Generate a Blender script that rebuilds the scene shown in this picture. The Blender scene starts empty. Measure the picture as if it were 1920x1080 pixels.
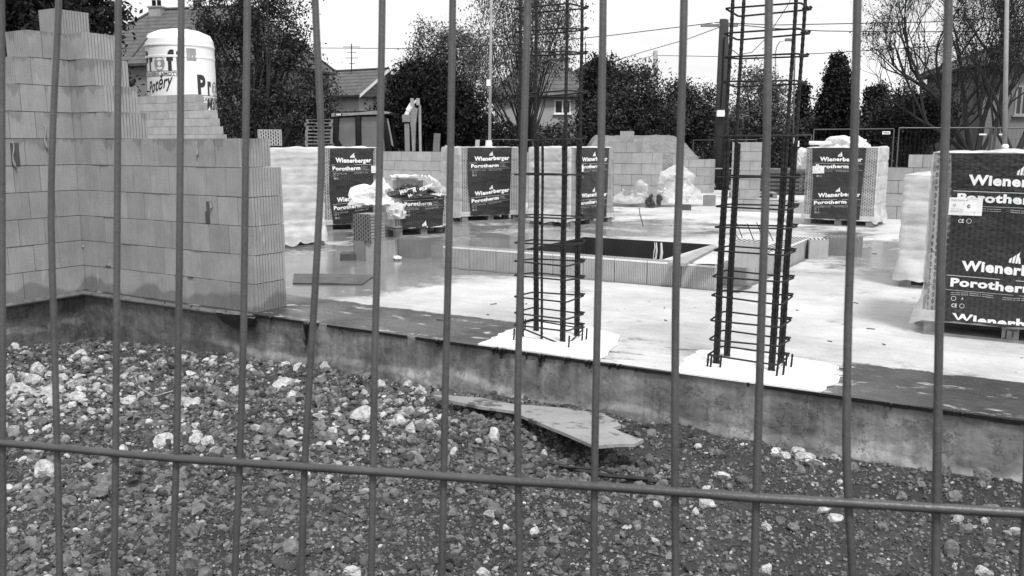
import bpy, bmesh, math, random
import numpy as np
from mathutils import Vector, Matrix, noise
R = math.radians
sc = bpy.context.scene
col = sc.collection
# ---------------------------------------------------------------- camera
F = 1650.0; PITCH = math.atan(270/F); H = 1.45; TH = R(31)
CT, ST = math.cos(TH), math.sin(TH)
cam = bpy.data.cameras.new('camera'); camo = bpy.data.objects.new('camera', cam); col.objects.link(camo)
camo.location = (0, 0, H); camo.rotation_euler = (math.pi/2-PITCH, 0, 0)
cam.sensor_width = 36; cam.lens = F/1920*36; cam.clip_end = 2000; cam.clip_start = .05
cam.dof.use_dof = True; cam.dof.focus_distance = 9.0; cam.dof.aperture_fstop = 30
sc.camera = camo
# ---------------------------------------------------------------- world, sun, exposure
SUN_EL, SUN_AZ = R(60), R(160)      # azimuth clockwise from +Y
w = bpy.data.worlds.new('World'); sc.world = w; w.use_nodes = True
nt = w.node_tree; nt.nodes.clear(); N = nt.nodes.new; L = nt.links.new
out = N('ShaderNodeOutputWorld'); bg = N('ShaderNodeBackground'); L(bg.outputs[0], out.inputs[0])
sky = N('ShaderNodeTexSky'); sky.sky_type = 'NISHITA'; sky.sun_disc = False
sky.sun_elevation = SUN_EL; sky.sun_rotation = SUN_AZ; sky.dust_density = 4; sky.air_density = 1.2
bw = N('ShaderNodeRGBToBW'); L(sky.outputs[0], bw.inputs[0])
tc = N('ShaderNodeTexCoord'); mp = N('ShaderNodeMapping'); mp.inputs['Scale'].default_value = (1, 1, 4)
L(tc.outputs['Generated'], mp.inputs[0])
nz = N('ShaderNodeTexNoise'); nz.inputs['Scale'].default_value = 2.6; nz.inputs['Detail'].default_value = 6
L(mp.outputs[0], nz.inputs[0])
mr = N('ShaderNodeMapRange'); mr.inputs[1].default_value = .35; mr.inputs[2].default_value = .62
mr.inputs[3].default_value = 7.2; mr.inputs[4].default_value = 9.0; L(nz.outputs[0], mr.inputs[0])
mx = N('ShaderNodeMix'); mx.data_type = 'FLOAT'; mx.inputs[0].default_value = .88
L(bw.outputs[0], mx.inputs[2]); L(mr.outputs[0], mx.inputs[3])
L(mx.outputs[0], bg.inputs[0]); bg.inputs[1].default_value = .1
sl = bpy.data.lights.new('sun', 'SUN'); sl.energy = 2.4; sl.angle = R(12); sl.color = (1, 1, 1)
so = bpy.data.objects.new('sun', sl); col.objects.link(so)
sd = Vector((math.sin(SUN_AZ)*math.cos(SUN_EL), math.cos(SUN_AZ)*math.cos(SUN_EL), math.sin(SUN_EL)))
so.rotation_euler = sd.to_track_quat('Z', 'Y').to_euler(); so.location = (5, -8, 20)
sc.view_settings.view_transform = 'Standard'; sc.view_settings.look = 'None'
sc.view_settings.exposure = 0.45; sc.view_settings.gamma = 1
# ---------------------------------------------------------------- geometry helpers
def ray(px, py):
    x = (px-960)/F; y = (540-py)/F
    return Vector((x, math.cos(PITCH)+y*math.sin(PITCH), -math.sin(PITCH)+y*math.cos(PITCH)))
def G(px, py, z=0.0):
    d = ray(px, py); t = (z-H)/d.z; return Vector((d.x*t, d.y*t, z))
def V(px, py, Y):
    d = ray(px, py); t = Y/d.y; return Vector((d.x*t, Y, H+d.z*t))
def W(a, b, z=0.0): return Vector((a*CT+b*ST, -a*ST+b*CT, z))
def AB(p): return (p.x*CT-p.y*ST, p.x*ST+p.y*CT)
def hz(py, Y): return V(960, py, Y).z
def xat(px, b):     # a of the point on line b=const seen at pixel column px
    u = (px-960)/F; y = b/(CT+ST*u); return u*y*CT-y*ST
class MB:
    def __init__(s): s.v = []; s.f = []; s.m = []
    def add(s, vs, fs, m=0):
        o = len(s.v); s.v += [tuple(q) for q in vs]; s.f += [tuple(i+o for i in q) for q in fs]; s.m += [m]*len(fs)
    def box(s, x0, x1, y0, y1, z0, z1, m=0, fn=None):
        vs = [(x, y, z) for z in (z0, z1) for y in (y0, y1) for x in (x0, x1)]
        if fn: vs = [fn(q) for q in vs]
        s.add(vs, [(0, 2, 3, 1), (4, 5, 7, 6), (0, 1, 5, 4), (2, 6, 7, 3), (0, 4, 6, 2), (1, 3, 7, 5)], m)
    def prism(s, pts, z0, z1, m=0, cap=True, fn=None):
        n = len(pts); vs = [(p[0], p[1], z0) for p in pts]+[(p[0], p[1], z1) for p in pts]
        if fn: vs = [fn(q) for q in vs]
        fs = [(i, (i+1) % n, n+(i+1) % n, n+i) for i in range(n)]
        if cap: fs += [tuple(range(n-1, -1, -1)), tuple(range(n, 2*n))]
        s.add(vs, fs, m)
    def tube(s, pts, r, n=6, m=0, cap=True):
        pts = [Vector(p) for p in pts]; k = len(pts); rs = r if isinstance(r, (list, tuple)) else [r]*k
        vs = []; fs = []; prev = None
        for i, p in enumerate(pts):
            t = (pts[min(i+1, k-1)]-pts[max(i-1, 0)])
            t = t.normalized() if t.length > 1e-9 else Vector((0, 0, 1))
            if prev is None:
                ref = Vector((0, 0, 1)) if abs(t.z) < .9 else Vector((1, 0, 0)); e = t.cross(ref).normalized()
            else:
                e = (prev-t*prev.dot(t)); e = e.normalized() if e.length > 1e-6 else t.orthogonal().normalized()
            prev = e; g = t.cross(e)
            for j in range(n):
                an = 2*math.pi*j/n; vs.append(p+(e*math.cos(an)+g*math.sin(an))*rs[i])
        for i in range(k-1):
            for j in range(n):
                fs.append((i*n+j, i*n+(j+1) % n, (i+1)*n+(j+1) % n, (i+1)*n+j))
        if cap: fs += [tuple(range(n-1, -1, -1)), tuple((k-1)*n+j for j in range(n))]
        s.add(vs, fs, m)
    def grid(s, fn, nu, nv, m=0, wrap=False):
        vs = [fn(i/(nu if wrap else nu-1), j/(nv-1)) for j in range(nv) for i in range(nu)]
        fs = [(j*nu+i, j*nu+(i+1) % nu, (j+1)*nu+(i+1) % nu, (j+1)*nu+i) for j in range(nv-1) for i in range(nu if wrap else nu-1)]
        s.add(vs, fs, m)
    def build(s, name, mats, parent=None, loc=(0, 0, 0), rz=0.0, smooth=False):
        me = bpy.data.meshes.new(name); me.from_pydata(s.v, [], s.f)
        if not isinstance(mats, (list, tuple)): mats = [mats]
        for q in mats: me.materials.append(q)
        if len(mats) > 1: me.polygons.foreach_set('material_index', s.m)
        me.polygons.foreach_set('use_smooth', [smooth]*len(s.f)); me.update()
        o = bpy.data.objects.new(name, me); col.objects.link(o); o.parent = parent
        o.location = loc; o.rotation_euler = (0, 0, rz); return o
def npmesh(name, V_, F_, k, mats, parent=None, smooth=False, midx=None):
    me = bpy.data.meshes.new(name); nv, nf = len(V_), len(F_)
    me.vertices.add(nv); me.vertices.foreach_set('co', V_.astype(np.float32).ravel())
    me.loops.add(nf*k); me.loops.foreach_set('vertex_index', F_.astype(np.int32).ravel())
    me.polygons.add(nf); me.polygons.foreach_set('loop_start', np.arange(0, nf*k, k, dtype=np.int32))
    if not isinstance(mats, (list, tuple)): mats = [mats]
    for q in mats: me.materials.append(q)
    if midx is not None: me.polygons.foreach_set('material_index', midx.astype(np.int32))
    me.polygons.foreach_set('use_smooth', np.full(nf, smooth)); me.update(calc_edges=True); me.validate()
    o = bpy.data.objects.new(name, me); col.objects.link(o); o.parent = parent; return o
def tag(o, label=None, cat=None, group=None, kind=None):
    if label: o['label'] = label
    if cat: o['category'] = cat
    if group: o['group'] = group
    if kind: o['kind'] = kind
    return o
def thing(name, loc, rz, label, cat, group=None):
    o = bpy.data.objects.new(name, None); col.objects.link(o); o.empty_display_size = .2
    o.location = loc; o.rotation_euler = (0, 0, rz); return tag(o, label, cat, group)
def dup(root, loc, rz, label=None, scale=None):
    def cp(o, par):
        c = o.copy(); col.objects.link(c); c.parent = par
        for ch in o.children: cp(ch, c)
        return c
    r = cp(root, None); r.location = loc; r.rotation_euler = (0, 0, rz)
    if scale: r.scale = scale
    if label: r['label'] = label
    return r
# ---------------------------------------------------------------- materials
def newmat(name):
    m = bpy.data.materials.new(name); m.use_nodes = True; t = m.node_tree
    return m, t, t.nodes['Principled BSDF']
def nd(t, typ, **kw):
    n = t.nodes.new(typ)
    for k, v in kw.items():
        if k.startswith('i_'): n.inputs[int(k[2:])].default_value = v
        else: setattr(n, k, v)
    return n
def mth(t, op, a, b=None, c=None, clamp=False):
    n = t.nodes.new('ShaderNodeMath'); n.operation = op; n.use_clamp = clamp
    for i, q in enumerate((a, b, c)):
        if q is None: continue
        if isinstance(q, (int, float)): n.inputs[i].default_value = q
        else: t.links.new(q, n.inputs[i])
    return n.outputs[0]
def noi(t, vec, scale, detail=4, rough=.55):
    n = nd(t, 'ShaderNodeTexNoise'); n.inputs['Scale'].default_value = scale
    n.inputs['Detail'].default_value = detail; n.inputs['Roughness'].default_value = rough
    t.links.new(vec, n.inputs['Vector']); return n.outputs['Fac']
def stretch(t, vec, sx, sy, sz):
    n = nd(t, 'ShaderNodeMapping'); n.inputs['Scale'].default_value = (sx, sy, sz); t.links.new(vec, n.inputs[0]); return n.outputs[0]
def rng(t, v, a, b, c, d):
    n = nd(t, 'ShaderNodeMapRange'); t.links.new(v, n.inputs[0])
    for i, q in enumerate((a, b, c, d)): n.inputs[i+1].default_value = q
    return n.outputs[0]
def setcol(t, bs, v): t.links.new(v, bs.inputs['Base Color'])
def bump(t, bs, v, strength, dist=.01):
    n = nd(t, 'ShaderNodeBump'); n.inputs['Strength'].default_value = strength; n.inputs['Distance'].default_value = dist
    t.links.new(v, n.inputs['Height']); t.links.new(n.outputs[0], bs.inputs['Normal'])
def simple(name, c, rough=.7, var=.25, scale=6, bmp=.2, bscale=40, metal=0, island=0, bdist=.005, spec=.5):
    m, t, bs = newmat(name); o = nd(t, 'ShaderNodeTexCoord').outputs['Object']
    v = mth(t, 'MULTIPLY', rng(t, noi(t, o, scale, 6), .25, .75, 1-var, 1+var), c)
    if island:
        g = nd(t, 'ShaderNodeNewGeometry'); v = mth(t, 'MULTIPLY', v, rng(t, g.outputs['Random Per Island'], 0, 1, 1-island, 1+island))
    setcol(t, bs, v); bs.inputs['Roughness'].default_value = rough; bs.inputs['Metallic'].default_value = metal
    bs.inputs['Specular IOR Level'].default_value = spec
    if bmp: bump(t, bs, noi(t, o, bscale, 5), bmp, bdist)
    return m
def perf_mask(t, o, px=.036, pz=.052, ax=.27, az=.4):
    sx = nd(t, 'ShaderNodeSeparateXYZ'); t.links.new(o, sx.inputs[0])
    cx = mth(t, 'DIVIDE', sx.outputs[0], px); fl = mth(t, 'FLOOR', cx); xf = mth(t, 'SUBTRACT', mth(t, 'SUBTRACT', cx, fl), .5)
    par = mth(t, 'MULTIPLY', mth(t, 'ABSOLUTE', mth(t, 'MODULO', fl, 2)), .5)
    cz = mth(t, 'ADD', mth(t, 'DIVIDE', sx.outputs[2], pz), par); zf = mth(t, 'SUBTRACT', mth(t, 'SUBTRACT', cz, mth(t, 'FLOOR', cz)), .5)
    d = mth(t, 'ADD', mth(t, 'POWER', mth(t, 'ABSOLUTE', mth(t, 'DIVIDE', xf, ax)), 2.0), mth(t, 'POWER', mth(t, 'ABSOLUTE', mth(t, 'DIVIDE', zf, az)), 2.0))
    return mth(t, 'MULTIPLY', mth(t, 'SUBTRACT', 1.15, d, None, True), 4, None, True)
def clay(name, c=.3, damp=0.0, rough=.85):
    m, t, bs = newmat(name); o = nd(t, 'ShaderNodeTexCoord').outputs['Object']
    g = nd(t, 'ShaderNodeNewGeometry').outputs['Random Per Island']
    v = mth(t, 'MULTIPLY', rng(t, noi(t, o, 3.2, 9, .65), .3, .7, .80, 1.16), rng(t, g, 0, 1, c*.89, c*1.09))
    st_ = noi(t, stretch(t, o, 60, 60, 2.5), 1, 3); v = mth(t, 'MULTIPLY', v, rng(t, st_, .3, .7, .93, 1.07))
    v = mth(t, 'MULTIPLY', v, rng(t, noi(t, o, 90, 2), .3, .7, .92, 1.08))
    if damp:
        sx = nd(t, 'ShaderNodeSeparateXYZ'); t.links.new(o, sx.inputs[0])
        e = mth(t, 'ADD', sx.outputs[2], mth(t, 'MULTIPLY', rng(t, noi(t, stretch(t, o, 1, 1, .3), 2.4, 2, .4), .3, .7, -1, 1), .11))
        v = mth(t, 'MULTIPLY', v, rng(t, e, damp-.02, damp+.02, .62, 1))
        fz = mth(t, 'FRACT', mth(t, 'DIVIDE', sx.outputs[2], .25)); cap_ = mth(t, 'ADD', fz, mth(t, 'MULTIPLY', rng(t, noi(t, stretch(t, o, 1, 1, .2), 6, 3), .35, .65, -1, 1), .35))
        cap_ = mth(t, 'MULTIPLY', rng(t, cap_, .82, .95, 0, .28), rng(t, sx.outputs[2], 1.24, 1.26, 0, 1)); v = mth(t, 'MULTIPLY', v, mth(t, 'SUBTRACT', 1.0, cap_))
        sm = rng(t, noi(t, stretch(t, o, 3, 3, .8), 2.6, 6, .6), .64, .72, 0, .12); v = mth(t, 'ADD', v, sm)
    setcol(t, bs, v); bs.inputs['Roughness'].default_value = rough
    bump(t, bs, mth(t, 'ADD', mth(t, 'MULTIPLY', st_, .6), noi(t, o, 120, 3)), .35, .003)
    return m
M = {}
M['clay'] = clay('fired_clay', .26); M['clay_wall'] = clay('fired_clay_damp_foot', .30, .1)
M['clay_far'] = clay('fired_clay_pale', .34); M['clay_curb'] = clay('fired_clay_dusty', .40)
M['clay_wet'] = clay('fired_clay_wet', .2)
M['joint'] = simple('block_core_dark', .07, .9)
def perf(name, c, dark, rough, gloss=False):
    m, t, bs = newmat(name); o = nd(t, 'ShaderNodeTexCoord').outputs['Object']
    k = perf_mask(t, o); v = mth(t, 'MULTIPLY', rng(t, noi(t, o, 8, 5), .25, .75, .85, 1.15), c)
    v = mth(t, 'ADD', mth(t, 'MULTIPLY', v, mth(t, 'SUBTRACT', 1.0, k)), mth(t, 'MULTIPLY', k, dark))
    setcol(t, bs, v); bs.inputs['Roughness'].default_value = rough
    if gloss: bump(t, bs, mth(t, 'ADD', mth(t, 'MULTIPLY', noi(t, stretch(t, o, 1.6, 1.6, 3), 2.2, 6), 22), mth(t, 'MULTIPLY', k, -.5)), .5, .004)
    else: bump(t, bs, mth(t, 'MULTIPLY', k, -1), .8, .01)
    return m
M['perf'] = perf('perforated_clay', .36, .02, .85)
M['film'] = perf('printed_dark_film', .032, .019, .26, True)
M['rebar'] = simple('rusty_steel', .018, .7, .4, 25, .5, 120, .3)
M['steel'] = simple('galvanised_steel', .2, .45, .3, 30, .3, 160, .5)
M['steeld'] = simple('dull_steel', .11, .55, .3, 30, .3, 160, .3)
M['fence'] = simple('galvanised_fence_wire', .075, .4, .3, 18, .6, 200, .2, bdist=.001)
M['wood'] = simple('pallet_wood', .2, .8, .4, 9, .5, 60, island=.35); M['darkwood'] = simple('wet_timber', .07, .6, .5, 6, .4, 50, island=.4)
M['greywood'] = simple('weathered_plywood', .26, .85, .5, 7, .5, 70)
M['ply'] = simple('dirty_plywood', .27, .85, .3, 3, .6, 60)
M['paper'] = simple('white_paper', .82, .6, .05, 5, 0); M['ink'] = simple('black_ink', .03, .6, .1, 5, 0)
M['print'] = simple('white_print', .85, .4, .06, 30, 0)
M['silo'] = simple('white_silo_paint', .86, .45, .06, 1.3, .1, 9); M['silogrey'] = simple('grey_print', .3, .5, .1)
M['tar'] = simple('black_tar', .012, .25, .3, 9, .5, 40); M['leaf'] = simple('dark_foliage', .034, .65, .35, .6, 0, island=.55, spec=.3)
M['leafpale'] = simple('pale_autumn_foliage', .11, .7, .35, .6, 0, island=.6, spec=.3)
M['needle'] = simple('conifer_foliage', .017, .7, .35, .8, 0, island=.5, spec=.2)
M['bark'] = simple('bark', .03, .9, .3, 4, .6, 20); M['rooft'] = None
M['render'] = simple('pale_house_render', .36, .9, .12, 1, .2, 20); M['renderd'] = simple('grey_house_render', .19, .9, .25, 1, .2, 20)
M['glassd'] = simple('dark_window_glass', .03, .1, .2, 3, 0); M['white'] = simple('white_paint', .75, .5, .1, 4, 0)
M['black'] = simple('black_rubber', .012, .8, .2, 8, .2, spec=.1); M['mach'] = simple('machine_paint', .2, .45, .25, 5, .1)
M['tarp'] = simple('grey_tarpaulin', .15, .5, .3, 2.5, .8, 7, bdist=.05); M['conc'] = simple('cast_concrete', .3, .8, .2, 4, .4, 40)
M['grout'] = simple('fresh_white_grout', .84, .6, .14, 7, .6, 14, bdist=.01)
M['mortar'] = simple('light_mortar', .75, .8, .15, 20, .4, 90)
M['stoned'] = simple('dark_rubble_stone', .1, .85, .6, 30, 1, 90, island=.7, bdist=.012)
M['stonel'] = simple('pale_rubble_stone', .31, .85, .55, 26, 1, 80, island=.6, bdist=.012)
M['glasscab'] = simple('dusty_cab_glass', .12, .3, .35, 1.2, 0)
def dirty(m):
    t = m.node_tree; bs = t.nodes['Principled BSDF']; o = nd(t, 'ShaderNodeTexCoord').outputs['Object']; lk = bs.inputs['Base Color'].links[0].from_socket
    d = rng(t, noi(t, o, 5.5, 9, .72), .54, .6, 1, .32); gr = rng(t, noi(t, stretch(t, o, 2, 40, 1), 3, 3), .3, .7, .88, 1.1); setcol(t, bs, mth(t, 'MULTIPLY', mth(t, 'MULTIPLY', lk, d), gr))
dirty(M['ply'])
def tiles(name, c):
    m, t, bs = newmat(name); o = nd(t, 'ShaderNodeTexCoord').outputs['Object']
    sx = nd(t, 'ShaderNodeSeparateXYZ'); t.links.new(o, sx.inputs[0])
    q = mth(t, 'FRACT', mth(t, 'MULTIPLY', sx.outputs[2], 4.2)); v = mth(t, 'MULTIPLY', rng(t, q, 0, .35, .35, 1), c)
    v = mth(t, 'MULTIPLY', v, rng(t, noi(t, o, 3, 6), .3, .7, .7, 1.3)); setcol(t, bs, v); bs.inputs['Roughness'].default_value = .8
    bump(t, bs, q, .8, .05); return m
M['rooft'] = tiles('roof_tiles', .095)
def foil(name, alpha, c=.8, rough=.28):
    m, t, bs = newmat(name); o = nd(t, 'ShaderNodeTexCoord').outputs['Object']
    setcol(t, bs, mth(t, 'MULTIPLY', rng(t, noi(t, o, 6, 4), .3, .7, .9, 1.1), c)); bs.inputs['Roughness'].default_value = rough
    n1 = noi(t, stretch(t, o, 1, 1, 2.6), 3, 5, .5); bump(t, bs, n1, .7, .025)
    tr = nd(t, 'ShaderNodeBsdfTransparent'); ms = nd(t, 'ShaderNodeMixShader')
    f_ = rng(t, noi(t, stretch(t, o, 1, 1, 2.5), 4, 5, .55), .32, .68, alpha-.12, min(alpha+.12, 1)); t.links.new(f_, ms.inputs[0])
    t.links.new(tr.outputs[0], ms.inputs[1]); t.links.new(bs.outputs[0], ms.inputs[2])
    t.links.new(ms.outputs[0], t.nodes['Material Output'].inputs[0]); return m
M['heapfoil2'] = foil('tangled_plastic_foil', .48, .7, .2); M['milky'] = foil('milky_plastic_foil', .72, .7); M['clear'] = foil('clear_plastic_foil', .2, .7, .2); M['heapfoil'] = foil('crumpled_plastic_foil', .74, .85, .2)
# slab: concrete with wet patches and a bitumen strip along its edge, in the slab's own (a,b) coordinates
def slabmat():
    m, t, bs = newmat('slab_concrete'); o = nd(t, 'ShaderNodeTexCoord').outputs['Object']
    s = nd(t, 'ShaderNodeSeparateXYZ'); t.links.new(o, s.inputs[0]); a, b = s.outputs[0], s.outputs[1]
    base = mth(t, 'MULTIPLY', rng(t, noi(t, o, .7, 9, .7), .32, .68, .62, 1.14), .56)
    base = mth(t, 'MULTIPLY', base, rng(t, noi(t, o, 26, 5, .7), .28, .5, .86, 1))
    wet = None
    for ca, cb, ra, rb, k in ((-7.0, 9.3, 2.6, 5.2, 1.15), (-1.7, 12.6, 1.5, 2.6, .95), (-6.3, 14.5, 3, 2.5, .75), (-3.2, 15, 1.6, 1.6, .6), (-9.5, 13, 4, 7, .8)):
        d = mth(t, 'ADD', mth(t, 'POWER', mth(t, 'ABSOLUTE', mth(t, 'DIVIDE', mth(t, 'SUBTRACT', a, ca), ra)), 2.0), mth(t, 'POWER', mth(t, 'ABSOLUTE', mth(t, 'DIVIDE', mth(t, 'SUBTRACT', b, cb), rb)), 2.0))
        q = mth(t, 'MULTIPLY', mth(t, 'SUBTRACT', 1.0, d, None, True), k); wet = q if wet is None else mth(t, 'MAXIMUM', wet, q)
    wn = mth(t, 'ADD', mth(t, 'ADD', wet, rng(t, noi(t, o, 1.1, 7, .68), .3, .7, -.6, .42)), rng(t, noi(t, stretch(t, o, 1, 2, 1), 6, 5, .6), .3, .7, -.16, .16)); wm = rng(t, wn, .18, .42, 0, 1)
    deep = rng(t, wn, .45, .6, 0, 1)
    colr = mth(t, 'MULTIPLY', base, mth(t, 'SUBTRACT', 1.0, mth(t, 'ADD', mth(t, 'MULTIPLY', wm, .42), mth(t, 'MULTIPLY', deep, .2))))
    # strip
    edge = mth(t, 'ADD', b, rng(t, noi(t, o, 5, 7, .7), .3, .7, -.05, .05))
    st = rng(t, edge, 6.1, 6.13, 1, 0)
    cov = mth(t, 'MULTIPLY', rng(t, a, -3.3, -2.9, 0, 1), rng(t, a, -1.15, -.95, 1, 0))
    wear = rng(t, mth(t, 'ADD', noi(t, stretch(t, o, 1, 2.5, 1), 2.6, 9, .72), mth(t, 'MULTIPLY', cov, .2)), .56, .64, 0, .92)
    st = mth(t, 'MULTIPLY', st, mth(t, 'SUBTRACT', 1.0, wear))
    bc = mth(t, 'MULTIPLY', rng(t, noi(t, stretch(t, o, 1, 3, 1), 9, 8, .7), .3, .7, .5, 1.5), .044)
    colr = mth(t, 'ADD', mth(t, 'MULTIPLY', colr, mth(t, 'SUBTRACT', 1.0, st)), mth(t, 'MULTIPLY', bc, st))
    tro = rng(t, noi(t, stretch(t, o, 1.2, 9, 1), 1.6, 8, .7), .35, .65, .9, 1.06); colr = mth(t, 'MULTIPLY', colr, tro)
    # small dark spots of dirt scattered over the slab
    sp = rng(t, noi(t, o, 11, 3, .5), .70, .73, 1, .35); colr = mth(t, 'MULTIPLY', colr, sp)
    setcol(t, bs, colr)
    rg = mth(t, 'SUBTRACT', .8, mth(t, 'MULTIPLY', wm, .42)); rg = mth(t, 'SUBTRACT', rg, mth(t, 'MULTIPLY', deep, .22), None, True)
    rg = mth(t, 'ADD', mth(t, 'MULTIPLY', rg, mth(t, 'SUBTRACT', 1.0, st)), mth(t, 'MULTIPLY', st, rng_(t, o))); t.links.new(rg, bs.inputs['Roughness'])
    bump(t, bs, mth(t, 'MULTIPLY', noi(t, o, 30, 8, .7), mth(t, 'SUBTRACT', 1.0, mth(t, 'MULTIPLY', deep, .97))), .35, .012)
    return m
def rng_(t, o): return rng(t, noi(t, o, 1.7, 4), .4, .6, .16, .6)
M['slab'] = slabmat()
def facemat():
    m, t, bs = newmat('foundation_concrete'); o = nd(t, 'ShaderNodeTexCoord').outputs['Object']
    s = nd(t, 'ShaderNodeSeparateXYZ'); t.links.new(o, s.inputs[0])
    v = mth(t, 'MULTIPLY', rng(t, noi(t, o, 2.4, 9, .65), .3, .7, .4, 1.6), .185)
    v = mth(t, 'MULTIPLY', v, rng(t, noi(t, stretch(t, o, 14, 14, .7), 1.2, 5), .35, .75, .85, 1.3))
    v = mth(t, 'MULTIPLY', v, rng(t, mth(t, 'ADD', s.outputs[0], mth(t, 'MULTIPLY', noi(t, o, 1.5, 5), 1.5)), -5.2, -4.4, .62, 1))
    v = mth(t, 'MULTIPLY', v, rng(t, noi(t, o, 4.5, 9, .75), .52, .56, 1, .72))
    streak = rng(t, noi(t, stretch(t, o, 30, 30, 1.2), 1, 6, .7), .6, .72, 0, .14); reg = rng(t, noi(t, o, 1.1, 2), .45, .6, 0, 1)
    v = mth(t, 'ADD', v, mth(t, 'MULTIPLY', streak, reg))
    low = rng(t, mth(t, 'ADD', s.outputs[2], rng(t, noi(t, o, 1.5, 9, .65), .3, .7, -.16, .16)), -.30, -.26, 1, 0); lw = rng(t, s.outputs[0], -6.2, -5, .15, 1)
    v = mth(t, 'MULTIPLY', v, mth(t, 'ADD', 1.0, mth(t, 'MULTIPLY', mth(t, 'MULTIPLY', low, lw), .42)))
    crk = rng(t, mth(t, 'ABSOLUTE', mth(t, 'SUBTRACT', noi(t, o, 3.3, 9, .62), .5)), 0, .006, .3, 1); v = mth(t, 'MULTIPLY', v, crk)
    v = mth(t, 'MULTIPLY', v, rng(t, noi(t, o, 38, 2), .70, .74, 1, .4))
    setcol(t, bs, v); bs.inputs['Roughness'].default_value = .75
    bump(t, bs, mth(t, 'ADD', mth(t, 'MULTIPLY', noi(t, o, 14, 9, .7), .8), mth(t, 'MULTIPLY', crk, .5)), .6, .012); return m
M['face'] = facemat()
def soilmat():
    m, t, bs = newmat('soil'); o = nd(t, 'ShaderNodeTexCoord').outputs['Object']
    v = mth(t, 'MULTIPLY', rng(t, noi(t, o, 1.3, 9, .65), .3, .7, .6, 1.5), .05)
    v = mth(t, 'MULTIPLY', v, rng(t, noi(t, o, 60, 6, .8), .35, .65, .35, 1.7))
    g = noi(t, o, 130, 2); v = mth(t, 'ADD', v, rng(t, g, .73, .76, 0, .35))
    setcol(t, bs, v); rgh = rng(t, noi(t, o, 1.2, 4), .42, .62, .9, .5); t.links.new(rgh, bs.inputs['Roughness'])
    bump(t, bs, mth(t, 'ADD', noi(t, o, 22, 9, .75), mth(t, 'MULTIPLY', noi(t, o, 90, 5, .8), .5)), 1, .03); return m
M['soil'] = soilmat()
# ---------------------------------------------------------------- text
_tc = {}
def glyph(s, bold=0.0, shear=0.0, res=3):
    k = (s, bold, shear)
    if k in _tc: return _tc[k]
    cu = bpy.data.curves.new('t', 'FONT'); cu.body = s; cu.offset = bold; cu.shear = shear; cu.resolution_u = res; cu.fill_mode = 'FRONT'
    cu.space_character = 1.0+bold*2
    ob = bpy.data.objects.new('t', cu); col.objects.link(ob)
    bpy.context.view_layer.update()
    me = bpy.data.meshes.new_from_object(ob.evaluated_get(bpy.context.evaluated_depsgraph_get()))
    vs = [(v.co.x, v.co.y) for v in me.vertices]; fs = [tuple(p.vertices) for p in me.polygons]
    bpy.data.objects.remove(ob); bpy.data.curves.remove(cu); bpy.data.meshes.remove(me)
    _tc[k] = (vs, fs); return _tc[k]
CAP = max(v[1] for v in glyph('H')[0])
def put_text(mb, s, x0, z0, wid, cap, fn, bold=0.0, shear=0.0, m=0, clip=None):
    vs, fs = glyph(s, bold, shear); xa = min(v[0] for v in vs); xb = max(v[0] for v in vs)
    sx = wid/(xb-xa); sz = cap/CAP; pts = [(x0+(v[0]-xa)*sx, z0+v[1]*sz) for v in vs]
    if clip: fs = [q for q in fs if all(clip(*pts[i]) for i in q)]
    mb.add([fn(*q) for q in pts], fs, m)
def put_logo(mb, cx, z0, sc_, fn, m=0):
    # four slanting bars of rising height
    for i, (h0, h1) in enumerate(((.3, .5), (.5, .75), (.75, 1.0), (.55, .8))):
        x = (i-2)*.24; sl_ = .18 if i < 3 else .05
        q = [(x, 0), (x+.17, 0), (x+.17+sl_*(h1*.8), h1), (x+sl_*(h0*.6), h0)]
        if i == 3: q = [(x, 0), (x+.17, 0), (x+.12, .45), (x-.06, .75)]
        mb.add([fn(cx+p[0]*sc_, z0+p[1]*sc_) for p in q], [(0, 1, 2, 3)], m)
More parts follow.
